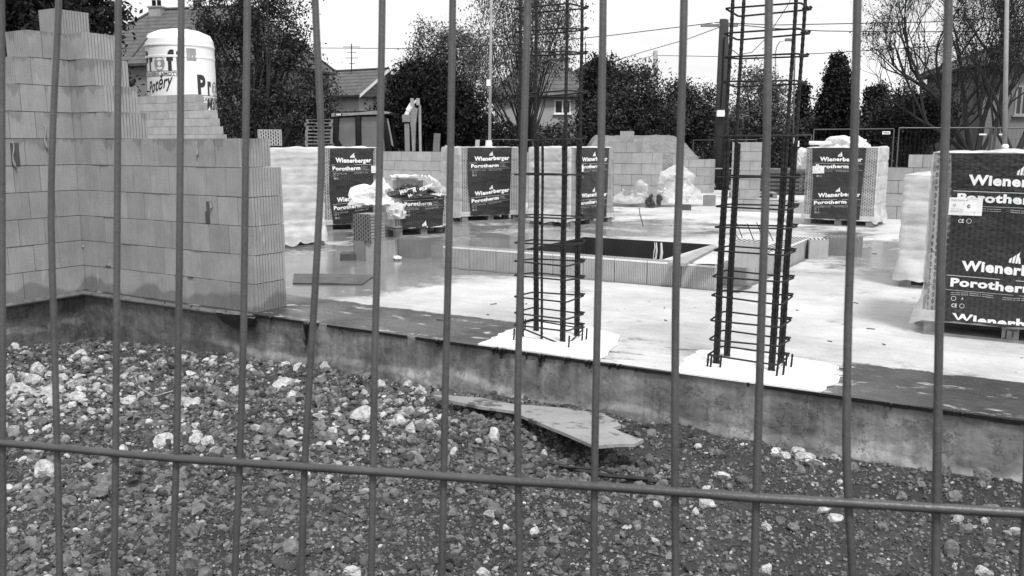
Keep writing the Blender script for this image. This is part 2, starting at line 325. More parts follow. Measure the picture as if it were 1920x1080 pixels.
# ================================================================ SETTING
EB = 5.25; CA = -8.2                      # pit edge (b) and the inner corner (a) of the slab
HOLE = (-6.15, -4.08, 8.77, 12.48)
def fbm(x, y, s, o=4, z=0.0): return noise.fractal(Vector((x*s, y*s, z)), 1.0, 2.0, o)
def build_slab():
    mb = MB(); T_ = .62
    h = HOLE
    for (a0, a1, b0, b1) in ((CA, 14, EB, h[2]), (CA, h[0], h[2], h[3]), (h[1], 14, h[2], h[3]), (CA, 14, h[3], 27.5), (-30, CA, .3, 27.5)):
        mb.add([(a0, b0, 0), (a1, b0, 0), (a1, b1, 0), (a0, b1, 0)], [(0, 1, 2, 3)])
    o = mb.build('floor_slab', M['slab'], None, (0, 0, 0), -TH); tag(o, kind='structure')
    # pit wall faces, a displaced grid with a rougher lip low down
    f = MB()
    def prof(a, v, off):
        z = -.012-v*.62; n = fbm(a, z*1.5, 2.1, 5, off)*.005+fbm(a, z, 9, 4, off)*.004
        q_ = (-.27-.16*fbm(a, z*.3, .9, 6, off+5)-z)/.07; q_ = max(0., min(1., q_)); lip = .022*q_*q_*(3-2*q_)
        if off == 1 and a < -6.3: lip *= .3
        return z, n+lip
    def fA(u, v):
        a = CA+u*16.2; z, n = prof(a, v, 1); return (a, EB-.004-(n if v > 0 else .0), z if v > 0 else .0)
    f.grid(fA, 900, 60)
    def fB(u, v):
        b = .3+u*(EB-.3); z, n = prof(b, v, 2); return (CA+.004+(n if v > 0 else .0), b, z if v > 0 else .0)
    f.grid(fB, 260, 60)
    o2 = f.build('foundation_wall', M['face'], None, (0, 0, 0), -TH)
    tag(o2, 'stained low concrete foundation wall with cracked lip along the edge of the white slab', 'foundation')
    # shaft under the opening
    s = MB(); a0, a1, b0, b1 = h
    s.add([(a0, b0, 0), (a1, b0, 0), (a1, b1, 0), (a0, b1, 0), (a0, b0, -2.6), (a1, b0, -2.6), (a1, b1, -2.6), (a0, b1, -2.6)],
          [(0, 1, 5, 4), (1, 2, 6, 5), (2, 3, 7, 6), (3, 0, 4, 7), (4, 5, 6, 7)])
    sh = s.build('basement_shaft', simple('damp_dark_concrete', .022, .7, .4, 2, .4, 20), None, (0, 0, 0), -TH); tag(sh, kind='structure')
    d = MB()
    for ax, ww, zz in ((-4.95, .02, -1.5), (-4.87, .03, -1.8), (-4.98, .012, -.9)):
        pts = [(ax+.012*math.sin(k*1.7), b1-.006, -.02+zz*k/12) for k in range(13)]
        d.tube(pts, [ww*(.5+.4*math.sin(k*2.1)**2) for k in range(13)], 5)
    o = d.build('lime_drip', M['mortar'], sh)
    # tar drips hanging over the foundation edge
    rr = random.Random(5)
    px = [(566, .2, .035), (580, .09, .02), (818, .05, .03), (824, .04, .02), (926, .05, .03), (940, .07, .035), (1016, .09, .035), (1024, .05, .02), (1064, .045, .025), (1105, .04, .03), (1112, .05, .025), (1150, .035, .03), (1166, .03, .03), (415, .12, .012), (350, .06, .015), (632, .03, .02), (700, .02, .02), (760, .03, .015), (870, .025, .02), (990, .05, .02), (1200, .03, .02), (1420, .02, .02), (1700, .04, .015), (1840, .03, .015), (500, .05, .02), (300, .08, .012)]
    for x, ln, wd in px:
        a = xat(x, EB-.03); m_ = MB()
        for j in range(2 if wd > .024 else 1):
            aa = a+(j*.03-.012); l2 = ln*(1 if j == 0 else rr.uniform(.35, .7)); n = 8
            m_.tube([(aa+rr.uniform(-.003, .003), EB-.026-.004*math.sin(k), .003-l2*k/(n-1)) for k in range(n)], [wd*.5*(1.25-.9*(k/(n-1))**.7+(.25 if k == n-2 else 0)) for k in range(n)], 6)
        m_.build('tar_drip', M['tar'], o2, smooth=True)
    e = MB()
    for a0_, a1_ in ((-5.75, -5.0), (-4.9, -4.1), (-4.0, -1.9), (-1.4, .6), (.65, 2.5)):
        n = int((a1_-a0_)/.05)
        for k in range(n):
            x0 = a0_+k*.05; t0 = .006+.008*abs(fbm(x0, 0, 4, 3)); e.box(x0, x0+.05, EB-.02, EB+.01, -.012-t0, .003)
    e.build('membrane_edge', M['tar'], o2)
build_slab()
# ---- ground: one sheet to the horizon, fine in the pit
def edge_z(a):
    xs = [-12, -8.3, -6.7, -5.8, -5, -4.5, -3.5, -2.6, -1.9, -1.4, -.8, 0, 6]; zs = [-.38, -.5, -.42, -.415, -.4, -.4, -.37, -.35, -.345, -.355, -.37, -.34, -.34]
    return float(np.interp(a, xs, zs))
PILES = [((-3.6, 5.9), .55, .10), ((-3.0, 5.0), .5, .06), ((-1.5, 5.6), .7, .07), ((-2.3, 4.3), .5, .05), ((-.4, 5.3), .4, .04), ((-4.4, 7.3), .5, .05), ((1.6, 4.4), .5, .04), ((.45, 5.25), .35, -.10), ((.85, 5.0), .25, -.08), ((-2.7, 6.6), .6, .05), ((-3.9, 6.8), .6, -.08)]
def ground_z(x, y):
    a = x*CT-y*ST; b = x*ST+y*CT
    if y > 40 or abs(x) > 30: return -.42+.0*x
    near = max(0., min(1., (EB-b)/1.0)); z = edge_z(a)*(1-near)+(-.40)*near
    z += .035*fbm(x, y, .9, 3)+.02*fbm(x, y, 3.1, 4, 3)+.013*fbm(x, y, 9, 4, 7)
    for (cx, cy), r, h in PILES:
        d2 = ((x-cx)**2+(y-cy)**2)/r**2
        if d2 < 4: z += h*math.exp(-d2)
    return z
def build_ground():
    xs = np.concatenate([[-900, -300, -100, -50, -25, -12, -8], np.arange(-6.2, 5.4, .034), [7, 10, 20, 40, 90, 300, 900]])
    ys = np.concatenate([[-600, -100, -20, -6, -2, 0, 1, 1.8], np.arange(2.4, 9.6, .034), [12, 20, 30, 45, 80, 200, 900]])
    nx, ny = len(xs), len(ys); co = np.zeros((ny, nx, 3))
    for j, y in enumerate(ys):
        for i, x in enumerate(xs): co[j, i] = (x, y, ground_z(float(x), float(y)) if abs(x) < 30 and -3 < y < 40 else -.42)
    jj, ii = np.meshgrid(np.arange(ny-1), np.arange(nx-1), indexing='ij'); i0 = (jj*nx+ii).ravel()
    Fq = np.stack([i0, i0+1, i0+nx+1, i0+nx], 1); P = co.reshape(-1, 3); C_ = P[Fq].mean(1)
    a = C_[:, 0]*CT-C_[:, 1]*ST; b = C_[:, 0]*ST+C_[:, 1]*CT
    inside = (((b > EB+.5) & (a > CA-1)) | ((a < CA-.6) & (b > 1.2))) & (b < 26.5) & (a < 13) & (a > -29)
    o = npmesh('ground', P, Fq[~inside], 4, M['soil'], None, True); tag(o, kind='structure')
build_ground()
# ---- rubble
def ico(sub):
    bm = bmesh.new(); bmesh.ops.create_icosphere(bm, subdivisions=sub, radius=1); v = np.array([q.co[:] for q in bm.verts]); f = np.array([[q.index for q in p.verts] for p in bm.faces]); bm.free(); return v, f
def stone_shape(seed, sub):
    v, f = ico(sub); r = np.random.RandomState(seed); v = v.copy()
    for _ in range(9 if sub > 1 else 6):      # chop the ball with random planes: angular broken stone
        n = r.normal(size=3); n /= np.linalg.norm(n); d = r.uniform(.45, .85); k = v@n-d; v -= np.where(k > 0, k, 0)[:, None]*n
    v += r.normal(size=v.shape)*(.075 if sub < 3 else .035); v /= np.abs(v).max(0); return v*np.array([1, r.uniform(.62, .95), r.uniform(.5, .85)]), f
SH1 = [stone_shape(i, 1) for i in range(14)]; SH2 = [stone_shape(50+i, 2) for i in range(14)]
def scatter(name, spots, shapes, mats, rs, pale):
    Vs, Fs, Ms = [], [], []; o = 0
    for (x, y, r, lift) in spots:
        v, f = shapes[rs.randint(len(shapes))]; an = rs.uniform(0, 6.28); t1, t2 = rs.uniform(-.7, .7, 2)
        Rm = np.array((Matrix.Rotation(an, 3, 'Z') @ Matrix.Rotation(t1, 3, 'X') @ Matrix.Rotation(t2, 3, 'Y')))
        p = (v*r)@Rm.T+np.array([x, y, ground_z(x, y)+r*lift]); Vs.append(p); Fs.append(f+o); o += len(v)
        Ms.append(np.full(len(f), 1 if rs.rand() < pale(x, y) else 0))
    return npmesh(name, np.concatenate(Vs), np.concatenate(Fs), 3, mats, None, False, np.concatenate(Ms))
def in_pit(x, y, mg=.03):
    a = x*CT-y*ST; b = x*ST+y*CT; return b < EB-mg and a > CA+mg
def rub_density(x, y):      # thick rubble on the left, bare soil to the right front
    d = 1.0 if x < -.4 else max(.12, 1-(x+.4)*.6)
    d *= .55+.9*max(0, min(1, .5+fbm(x, y, .8, 3, 9)*1.1))
    if y < 4.4: d *= .45 if x > -1.6 else .75
    return d
def pale_frac(x, y):
    a = x*CT-y*ST; k = .04+.26*max(0, min(1, .4+fbm(x, y, .9, 2, 21)*1.6))
    k *= .55
    for cx, cy, r, q in ((-3.9, 6.6, .9, .8), (-3.1, 5.7, .6, .6), (-1.4, 5.9, .8, .35), (-2.2, 6.8, .6, .3), (-1.0, 5.35, .45, .3), (1.9, 4.6, .5, .25)):
        k += q*math.exp(-((x-cx)**2+(y-cy)**2)/r**2)
    return k
rs = np.random.RandomState(3)
def spots(n, r0, r1, dens, lift, pw=2.0):
    out_ = []
    while len(out_) < n:
        y = 3.1+5.4*rs.rand()**1.15; x = rs.uniform(-.68, .92)*y; 
        if not in_pit(x, y) or rs.rand() > dens(x, y): continue
        kk = .82+.18*max(0., min(1., (y-4.2)/1.0)); out_.append((x, y, r0+(r1*kk-r0)*rs.rand()**pw, lift if kk > .95 else lift*.7))
    return out_
scatter('fine_gravel', spots(60000, .005, .018, lambda x, y: .45+.4*rub_density(x, y), .2), SH1, [M['stoned'], M['stonel']], rs, lambda x, y: .07)
tag(bpy.data.objects['fine_gravel'], 'fine dark gravel and crumbs covering the bare soil of the pit', 'gravel', kind='stuff')
scatter('rubble', spots(6000, .016, .05, rub_density, .22, 2.0), SH2, [M['stoned'], M['stonel']], rs, pale_frac)
tag(bpy.data.objects['rubble'], 'broken dark and pale rubble stones heaped along the foundation', 'rubble', kind='stuff')
# the larger single stones: (pixel x, pixel y, radius in m, pale?)
BIG = [(340, 672, .06, 1), (268, 662, .05, 1), (30, 650, .07, 1), (150, 660, .06, 1), (70, 690, .08, 1), (40, 740, .09, 1), (100, 735, .08, 1), (60, 710, .07, 1), (20, 715, .07, 1), (140, 725, .07, 1),
 (75, 700, .06, 1), (145, 745, .07, 1), (240, 748, .07, 1), (405, 733, .06, 0), (418, 742, .05, 0), (443, 728, .05, 1), (360, 752, .06, 1), (530, 720, .08, 1), (550, 742, .06, 1), (600, 752, .08, 0), (510, 730, .05, 0),
 (680, 780, .09, 1), (640, 790, .07, 0), (615, 815, .07, 0), (600, 795, .06, 0), (750, 785, .06, 1), (770, 800, .05, 1), (735, 712, .06, 1), (765, 722, .06, 1), (712, 722, .05, 1), (790, 735, .05, 1),
 (310, 825, .07, 1), (370, 822, .075, 1), (392, 826, .05, 1), (230, 840, .05, 1), (80, 885, .075, 1), (160, 915, .05, 0), (185, 918, .06, 0), (70, 928, .06, 0), (210, 880, .05, 0), (195, 905, .06, 0),
 (928, 815, .075, 1), (960, 822, .04, 0), (545, 880, .04, 1), (740, 895, .05, 0), (365, 1000, .05, 0), (930, 955, .05, 0), (820, 900, .045, 0), (1020, 845, .025, 1), (1000, 826, .03, 1),
 (1353, 890, .05, 1), (1325, 942, .05, 1), (1325, 915, .03, 1), (1305, 960, .03, 1), (1500, 850, .06, 1), (1510, 862, .06, 1), (1530, 868, .06, 0), (1470, 858, .04, 1), (1565, 965, .045, 1), (1545, 955, .04, 1), (1490, 985, .035, 0),
 (1435, 985, .03, 1), (1800, 885, .07, 1), (1840, 900, .06, 0), (1770, 885, .05, 0), (1790, 925, .05, 0), (1600, 878, .04, 0), (1725, 912, .04, 0), (1860, 950, .05, 0), (1810, 990, .04, 0), (1785, 1030, .05, 0),
 (1845, 1070, .04, 1), (1790, 1062, .02, 1), (1905, 990, .03, 1), (660, 1074, .04, 1), (905, 1075, .04, 1), (120, 1055, .06, 0), (540, 1030, .05, 0), (370, 955, .05, 0), (850, 960, .04, 0), (1690, 930, .04, 0),
 (1310, 835, .03, 1), (1335, 842, .03, 0), (1420, 830, .03, 0), (1460, 845, .03, 1), (500, 800, .05, 0), (560, 690, .06, 1), (610, 690, .06, 1), (480, 700, .05, 0), (1150, 960, .03, 0), (1230, 945, .03, 1)]
for k, (px_, py_, r, pl) in enumerate(BIG):
    p = G(px_, py_, -.38); p = G(px_, py_, ground_z(p.x, p.y)+r*.4)
    if not in_pit(p.x, p.y, r*.7): continue
    v, f = stone_shape(200+k, 3); v = v*r*np.array([1, 1, 1.25]); o = npmesh('rubble_stone', v, f, 3, M['stonel'] if pl else M['stoned'], None, False)
    o.location = (p.x, p.y, ground_z(p.x, p.y)+r*.28); o.rotation_euler = (rs.uniform(-.4, .4), rs.uniform(-.4, .4), rs.uniform(0, 6))
    tag(o, 'pale angular stone larger than the rubble it lies among' if pl else 'dark angular stone larger than the rubble it lies among', 'stone', 'large pale stones on the rubble' if pl else 'large dark stones on the rubble')
# ================================================================ MASONRY
def notched(x0, x1, y0, y1, ribs_at_x1=True, ribs_at_x0=False, n=11, dep=.012, gw=.2, jit=None):
    pts = []
    if ribs_at_x0:
        for k in range(n):
            a, b = y1-(y1-y0)*k/n, y1-(y1-y0)*(k+1)/n; g = (a-b)*gw; pts += [(x0, a), (x0, b+g), (x0+dep, b+g), (x0+dep, b)]
        pts += [(x0, y0)]
    else: pts += [(x0, y1), (x0, y0)]
    if ribs_at_x1:
        for k in range(n):
            a, b = y0+(y1-y0)*k/n, y0+(y1-y0)*(k+1)/n; g = (b-a)*gw; pts += [(x1-dep, a), (x1-dep, a+g), (x1, a+g), (x1, b)]
        pts += [(x1-dep, y1)]
    else: pts += [(x1, y0), (x1, y1)]
    return pts
def wall_run(mb, rnd, courses, t, L=.25, hb=.25, gap=.005, rib1=True, rib0=False, z0=0.0, axis=0, fl=1):
    """courses: (x0,x1) per course, along local x (axis 0) or y (axis 1); front plane at 0, thickness t"""
    for k, c in enumerate(courses):
        if c is None: continue
        x0, x1 = c; za = z0+k*hb+gap/2; zb = z0+(k+1)*hb-gap/2; e = [x0]; q = x0+(L if k % 2 else L/2)
        while q < x1-.06: e.append(q); q += L
        e.append(x1)
        for i in range(len(e)-1):
            j = rnd.uniform(-.0048, .0048); jz = rnd.uniform(-.0006, .0006); a, b = e[i]+gap/2*(i > 0), e[i+1]-gap/2*(i < len(e)-2)
            r1 = rib1 and i == len(e)-2; r0 = rib0 and i == 0
            if axis == 0: mb.prism(notched(a, b, j, t+j, r1, r0), za+jz, zb+jz)
            else:
                P = notched(a, b, j, t+j, r1, r0); P = [(-p[1]*fl, p[0]) for p in P]; mb.prism(P[::-1] if fl < 0 else P, za+jz, zb+jz)
def corner_wall():
    rn = random.Random(11)
    t = thing('brick_wall', W(CA, EB+.05), -TH, 'tall unfinished corner wall of clay blocks stepping down, at the left edge', 'wall')
    mb = MB(); e = 2.42
    cs = [(.0, e+rn.uniform(-.006, .006)) for _ in range(5)]+[(.0, e-.13), (.0, .64), (.0, .52), (.0, .40), (.0, .29)]
    wall_run(mb, rn, cs, .365)
    mb.box(.06, e-.2, .02, .345, .004, 1.25, 1); mb.box(.05, .2, .02, .345, .004, 2.45, 1)
    # wing coming towards the viewer
    m2 = MB(); ws = [(-4.2, -.002)]*5+[(-1.9, -.002), (-.80, -.002), (-.66, -.002), (-.52, -.002), (-.385, -.002)]
    for k, (y0, y1) in enumerate(ws):
        za, zb = k*.25+.0028, (k+1)*.25-.0028; ed = [y1]; q = y1-(.25 if k % 2 else .375)
        if k == 9: q = y1-.25
        while q > y0+.06: ed.append(q); q -= .25 if k < 5 else .25
        ed.append(y0)
        for i in range(len(ed)-1):
            j = rn.uniform(-.003, .003); hi, lo = ed[i]-.0025, ed[i+1]+.0025
            P = notched(lo, hi, -.365+j, j, False, i == len(ed)-2)   # ribs on the end facing the viewer
            P = [(p[1], p[0]) for p in P][::-1]; m2.prism(P, za, zb)
    m2.box(-.34, -.02, -3.6, -.01, .004, 1.25, 1); m2.box(-.34, -.02, -.3, -.01, .004, 2.4, 1)
    # inner corner fill so the two wings bond
    for k in range(10): m2.box(-.365, -.004, .0, .365, k*.25+.002, (k+1)*.25-.002)
    mb.build('long_wing', [M['clay_wall'], M['joint']], t); m2.build('side_wing', [M['clay_wall'], M['joint']], t)
    # patches: broken out head of a brick, mortar squeezings
    d = MB()
    for a, z, l in ((1.93, .98, .1), (1.79, 1.47, .13)):
        d.tube([(a+.004*math.sin(k*2), -.012, z+.0-l*k/6) for k in range(7)], [.003, .004, .005, .005, .007, .012, .006], 6)
    for b, z, l in ((-.3, 1.64, .25), (-.62, 1.48, .26), (.0, .46, .03)):
        d.tube([(.012, b+.01*math.sin(k*1.3), z-l*k/6) for k in range(7)], [.003, .005, .007, .005, .008, .014, .007], 6)
    d.build('mortar_drip', M['conc'], t, smooth=True)
    h = MB(); h.box(1.86, 1.90, -.0045, .02, .752, .95); h.box(1.84, 1.862, -.0045, .02, .75, .86); h.box(-.02, .0045, -.64, -.56, 1.25, 1.46)
    h.box(.35, .43, -.0045, .02, .26, .27); h.box(1.55, 1.62, -.0045, .02, .243, .256)
    h.build('missing_chip', M['joint'], t)
    # wet bitumen ledge the wall stands on
    l = MB()
    def led(u, v):
        a = -.05+u*2.55; an = v*math.pi; return (a, -.045-.05*math.sin(an)*(1+.25*fbm(a, 0, 3, 3)), -.052+.026*(1-math.cos(an))*1.0+.006*fbm(a, v, 2, 2))
    l.grid(led, 90, 9); l.box(-.05, 2.5, -.06, .0, -.05, -.001)
    def led2(u, v):
        b = .05-u*4.2; an = v*math.pi; return (.045+.05*math.sin(an)*(1+.25*fbm(b, 3, 3, 3)), b, -.052+.026*(1-math.cos(an)))
    l.grid(led2, 110, 9); l.box(.0, .06, -4.1, .0, -.05, -.001)
    # torn flap hanging from the end
    fl = MB(); fl.add([(2.02, -.1, -.03), (2.5, -.09, -.004), (2.5, -.05, -.004), (2.36, -.11, -.12), (2.28, -.12, -.135), (2.12, -.12, -.09)], [(0, 5, 4, 3, 1), (0, 1, 2)]); fl.grid(lambda u, v: (2.02+u*.5, -.105+.02*math.sin(u*5), -.02-v*.1*math.sin(u*2.8)), 8, 4); fl.build('torn_flap', M['black'], t)
    l.build('wall_ledge', simple('wet_bitumen_ledge', .12, .3, .5, 14, .5, 60), t)
    return t
corner_wall()
o = MB(); o.prism(notched(0, .25, 0, .365, True, False, 12), 0, .248)
cb = o.build('loose_block', M['clay'], None, W(CA-.42, EB+.05, 2.5), -TH); tag(cb, 'single clay block standing alone on the very top of the tall corner wall', 'block')
def simple_wall(label, a0, b, courses, t=.365, nm='brick_wall', top=None, mat='clay_far', L=.5):
    rn = random.Random(hash(label) % 1000 if False else int(abs(a0*100)+len(label))); mb = MB(); wall_run(mb, rn, courses, t, L, gap=.008)
    hi = len(courses)
    for k, c in enumerate(courses): 
        if c and c[1]-c[0] > .4: mb.box(c[0]+.04, c[1]-.12, .03, t-.03, k*.25, k*.25+.25, 1)
    ob = mb.build(nm, [M[mat], M['joint']], None, W(a0, b), -TH); tag(ob, label, 'wall'); return ob
FB = 19.1
aC = xat(255, FB); cC = lambda px: xat(px, FB)-aC
simple_wall('distant clay block wall with stepped right end in front of the white silo', aC, FB, [(-.5, cC(416)+.9)]*5+[(-.5, cC(418)), (-.5, cC(416)), (-.5, cC(410)), (-.5, cC(404)), (-.5, cC(400)), (-.5, cC(383)), (-.5, cC(377))])
aD = cC(416)+aC+.95
simple_wall('long low clay block wall running behind the wrapped pallets on the left', aD, FB, [(0, xat(1012, FB)-aD)]*5)
aE = xat(1128, FB); cE = lambda px: xat(px, FB)-aE
simple_wall('stepped clay wall with one block on top in front of the tarp heap', aE, FB, [(0, cE(1228))]*5+[(cE(1135), cE(1190)), (cE(1160), cE(1174))])
aF = xat(1259, 25.8); simple_wall('short far clay wall stub right of the crumpled plastic heap', aF, 25.8, [(0, xat(1330, 25.8)-aF)]*4)
aG = xat(1368, 23.6); simple_wall('narrow pale far clay pier behind the right rebar cage', aG, 23.6, [(0, xat(1416, 23.6)-aG)]*6)
aL = xat(1372, FB); simple_wall('single low course of blocks below the stack of planks', aL, FB, [(0, xat(1502, FB)-aL)])
aH = xat(1655, 18.6); cH = lambda px: xat(px, 18.6)-aH
simple_wall('ribbed clay wall behind the near pallets at the right', aH, 18.6, [(0, 7.0)]*4+[(cH(1696), cH(1756))])
# low curb of blocks round the opening
def block(name, w_, d_, h_, mat='clay', n=9, both=True, top=True, gw=.2, dep=.01):
    mb = MB(); mb.prism(notched(0, w_, 0, d_, True, both, n, dep, gw), 0, h_)
    if top:
        nx, ny = max(3, int(w_/.045)), max(3, int(d_/.04))
        for i in range(nx):
            for j in range(ny):
                x = (i+.5)*w_/nx; y = (j+.5)*d_/ny; 
                mb.box(x-.009, x+.009, y-.012, y+.012, h_+.0005, h_+.003, 1)
    return mb
for seg, (a0, b0, n, ax, lab, grp) in enumerate((( -6.08, 8.52, 9, 0, 'dusty block laid in the low front row round the dark opening', 'blocks of the low row before the opening'), (-2.8, 8.9, 8, 1, 'dusty block laid in the low side row running away from the corner', 'blocks of the low side row right of the opening'))):
    proto = None
    for k in range(n):
        Lb = .372
        if proto is None:
            mb = MB(); e = .007; pts = []
            for q in range(18):          # fine vertical combing on the face
                x0 = e+(Lb-2*e)*q/18; x1 = e+(Lb-2*e)*(q+1)/18; pts += [(x0, .0), (x1-.007, .0), (x1-.007, .009), (x1, .009)]
            pts += [(Lb-e, .25), (e, .25)]
            if ax: pts = [(.25-p[1], p[0]) for p in pts]
            mb.prism(pts, 0, .235)
            for q in range(9):
                for r in range(5):
                    x, y = .03+q*.039, .03+r*.047
                    if ax: x, y = y, x
                    mb.box(x-.011, x+.011, y-.007, y+.007, .2355, .238, 1)
            mb.box(e, Lb-e, -.002, .012, .225, .243, 2) if not ax else mb.box(.238, .252, e, Lb-e, .225, .243, 2)
            proto = mb.build('curb_block', [M['clay_curb'], M['joint'], M['mortar']]); ob = proto
        else: ob = proto.copy(); col.objects.link(ob)
        ob.location = W(a0+k*Lb*(1-ax), b0+k*Lb*ax+(0), .004); ob.rotation_euler = (0, 0, -TH+random.Random(k+seg*20).uniform(-.006, .006)); tag(ob, lab, 'block', grp)
mb = MB(); n = 60
def dampf(u, v): a = -6.1+u*3.62; w_ = (.05+.06*abs(fbm(a, 0, 2.2, 3)))*(1-v); return (a, 8.53-w_, .003)
mb.grid(dampf, n, 2)
def dampg(u, v): b = 8.5+u*3.4; w_ = (.05+.06*abs(fbm(b, 4, 2.2, 3)))*(1-v); return (-2.56+w_, b, .003)
mb.grid(dampg, n, 2); o = mb.build('damp_stain', simple('damp_concrete', .16, .5, .3, 8), None, (0, 0, 0), -TH); tag(o, kind='structure')
def put_block(px, py, yaw, w_, d_, h_, label, mat='clay', z=0.0, nm='loose_block', group=None, **kw):
    ob = block(nm, w_, d_, h_, **kw).build(nm, [M[mat], M['joint']], None, G(px, py, z), yaw); tag(ob, label, 'block', group); return ob
put_block(745.5, 483, -TH+.12, .36, .25, .245, 'ribbed block with pale mortar on top, alone in front of the half-open pallet', 'clay_wet', n=9, dep=.016, gw=.35)
q = put_block(1515, 486, -.25, .24, .2, .25, 'single upright block at the far end of the low side row', 'clay_curb', n=6)
put_block(1541, 478, -TH, .44, .37, .235, 'dark ribbed block end set behind the upright single block', 'clay_wet', n=14)
put_block(1369, 500, -TH, .24, .25, .255, 'block standing on top of the low row corner behind the right rebar cage', 'clay_curb', z=.24, n=6)
put_block(1318, 386, -TH, .24, .2, .25, 'small dark block standing alone on the far white slab', n=6)
put_block(664, 488, -TH, .17, .3, .25, 'damp narrow block under the stack of perforated plates, left one', 'clay_wet', n=5)
put_block(683, 489, -.35, .33, .2, .25, 'pale block under the stack of perforated plates, right one', 'clay_far', n=6)
put_block(638, 489, .12, .2, .25, .085, 'thin black wet block piece lying left of the perforated stack', 'joint', n=5, top=False)
put_block(1270, 394, -.2, .3, .2, .12, 'small dark offcut block beside the crumpled plastic heap', 'joint', n=5, top=False)
# perforated plates (blocks on their side)
mb = MB(); mb.box(0, .27, 0, .004, 0, .34, 0)
for k in range(9): mb.prism([(0, .005), (.27, .005), (.27, .3), (0, .3)], k*.038, k*.038+.030, 1)
ps = mb.build('perforated_block', [perf('wet_perforated_clay', .16, .01, .6), M['clay']], None, G(664, 488, 0)+Vector((.0, .0, .25)), -.5)
tag(ps, 'block on its side showing black perforations, stacked on two blocks', 'block')
# ================================================================ REBAR COLUMNS
def rebar_bar(p0, p1, r, seg=.02):
    p0, p1 = Vector(p0), Vector(p1); n = max(2, int((p1-p0).length/seg)); mb = MB()
    mb.tube([p0.lerp(p1, k/n)+Vector((.0015*math.sin(k*.13), .0015*math.cos(k*.11), 0)) for k in range(n+1)], [r*(1.13 if k % 2 else .93) for k in range(n+1)], 6); return mb
def rebar_column(a0, b0, wa, wb, rings, lap, lean, label, seed):
    rn = random.Random(seed); t = thing('rebar_column', W(a0, b0), -TH, label, 'rebar cage', 'rebar column cages at the slab edge')
    top = 3.1; cs = [(0, 0), (wa, 0), (wa, wb), (0, wb)]
    for i, (x, y) in enumerate(cs):
        lx = x-lean*0; ix = .022 if x == 0 else -.022; iy = .02 if y == 0 else -.02
        rebar_bar((x+ix, y+iy, 0), (x+ix+lean*top, y+iy, top), .0115).build('vertical_bar', M['rebar'], t)
        rebar_bar((x+ix*2.0, y+iy, 0), (x+ix*1.8+lean*lap, y+iy, lap+rn.uniform(-.03, .03)), .0115).build('starter_bar', M['rebar'], t)
    for x, y in ((wa*.5, 0),) if seed == 1 else ((wa*.9, 0),):
        rebar_bar((x, y+.02, 0), (x+lean*lap, y+.02, lap), .009).build('starter_bar', M['rebar'], t)
    for k, z in enumerate(rings):
        e = .014; dz = [rn.uniform(-.012, .012) for _ in range(4)]; sx = lean*z; r_ = .0062
        if k == len(rings)-1 and seed == 1: dz = [.06, -.04, .03, .05]
        P = []
        for i, (x, y) in enumerate([(-e, -e), (wa+e, -e), (wa+e, wb+e), (-e, wb+e)]):
            cx, cy = wa/2, wb/2; ux = .025 if x > cx else -.025; uy = .025 if y > cy else -.025
            A_, B_ = (x-ux, y), (x, y-uy)
            if i in (0, 2): A_, B_ = B_, A_
            P += [(A_[0]+sx, A_[1], z+dz[i]), (x-ux*.28+sx, y-uy*.28, z+dz[i]), (B_[0]+sx, B_[1], z+dz[i])]
        P = P[0:]+[P[0]]; m_ = MB(); m_.tube(P, r_, 6)
        m_.tube([(wa+e+sx, wb+e-.05, z+dz[2]+.012), (wa+e+sx, wb+e, z+dz[2]+.012), (wa+e-.06+sx, wb+e+.005, z+dz[2]+.012)], r_, 6)   # hook
        m_.build('stirrup', M['rebar'], t, smooth=True)
    return t
def zof(py, s): return 1.45-(py-270)/s
c1r = [zof(y, 262) for y in (20, 60, 101, 176, 262, 326, 408, 458, 498, 527, 568, 601, 625, 640)]
c2r = [zof(y, 292) for y in (30, 72, 113, 160, 253, 331, 384, 425, 472, 521, 559, 604, 642, 675)]
rebar_column(-3.33, 5.60, .42, .27, c1r, 1.5, .0, 'rusty rebar column cage standing left of centre near the broken plywood sheet', 1)
rebar_column(-1.80, 5.55, .43, .27, c2r, 1.48, .012, 'rusty rebar column cage standing to the right before the low block row', 2)
def stub(px, py, h, label, grp):
    ob = rebar_bar((0, 0, 0), (.004, 0, h), .007, .012).build('rebar_stub', M['rebar'], None, G(px, py, 0)); tag(ob, label, 'rebar', grp)
for x, y in ((963, 641), (984, 622), (1091, 642), (1099, 640), (1066, 655)): stub(x, y, .10, 'short rusty bar end standing in the white grout at the left cage foot', 'bar ends at the left cage foot')
for x, y in ((1326, 691), (1332, 692), (1350, 693), (1473, 690), (1483, 692), (1468, 707), (1456, 709)): stub(x, y, .10, 'short rusty bar end standing in the white grout at the right cage foot', 'bar ends at the right cage foot')
def pad(pts, label):
    P = [G(*q, 0) for q in pts]; n = len(P); out_ = []
    for i in range(n):
        for k in range(6):
            q = P[i].lerp(P[(i+1) % n], k/6); j = .018 if True else 0; a, b = AB(q)
            if b < EB+.06: q = W(a, EB-.012+.012*math.sin(a*40)) ; out_.append(q); continue
            out_.append(q+Vector((fbm(q.x, q.y, 9, 3)*j*2, fbm(q.y, q.x, 9, 3)*j*2, 0)))
    mb = MB(); mb.prism([(p.x, p.y) for p in out_], .003, .014); ob = mb.build('grout_pad', M['grout']); tag(ob, label, 'grout pad')
pad([(901, 646), (932, 632), (965, 616), (1005, 606), (1060, 610), (1110, 618), (1165, 634), (1150, 652), (1118, 684)], 'white poured grout patch under the left rebar cage')
pad([(1271, 700), (1285, 675), (1310, 660), (1360, 656), (1420, 664), (1484, 674), (1540, 682), (1572, 690), (1560, 702), (1575, 712), (1530, 742)], 'white poured grout patch under the right rebar cage')
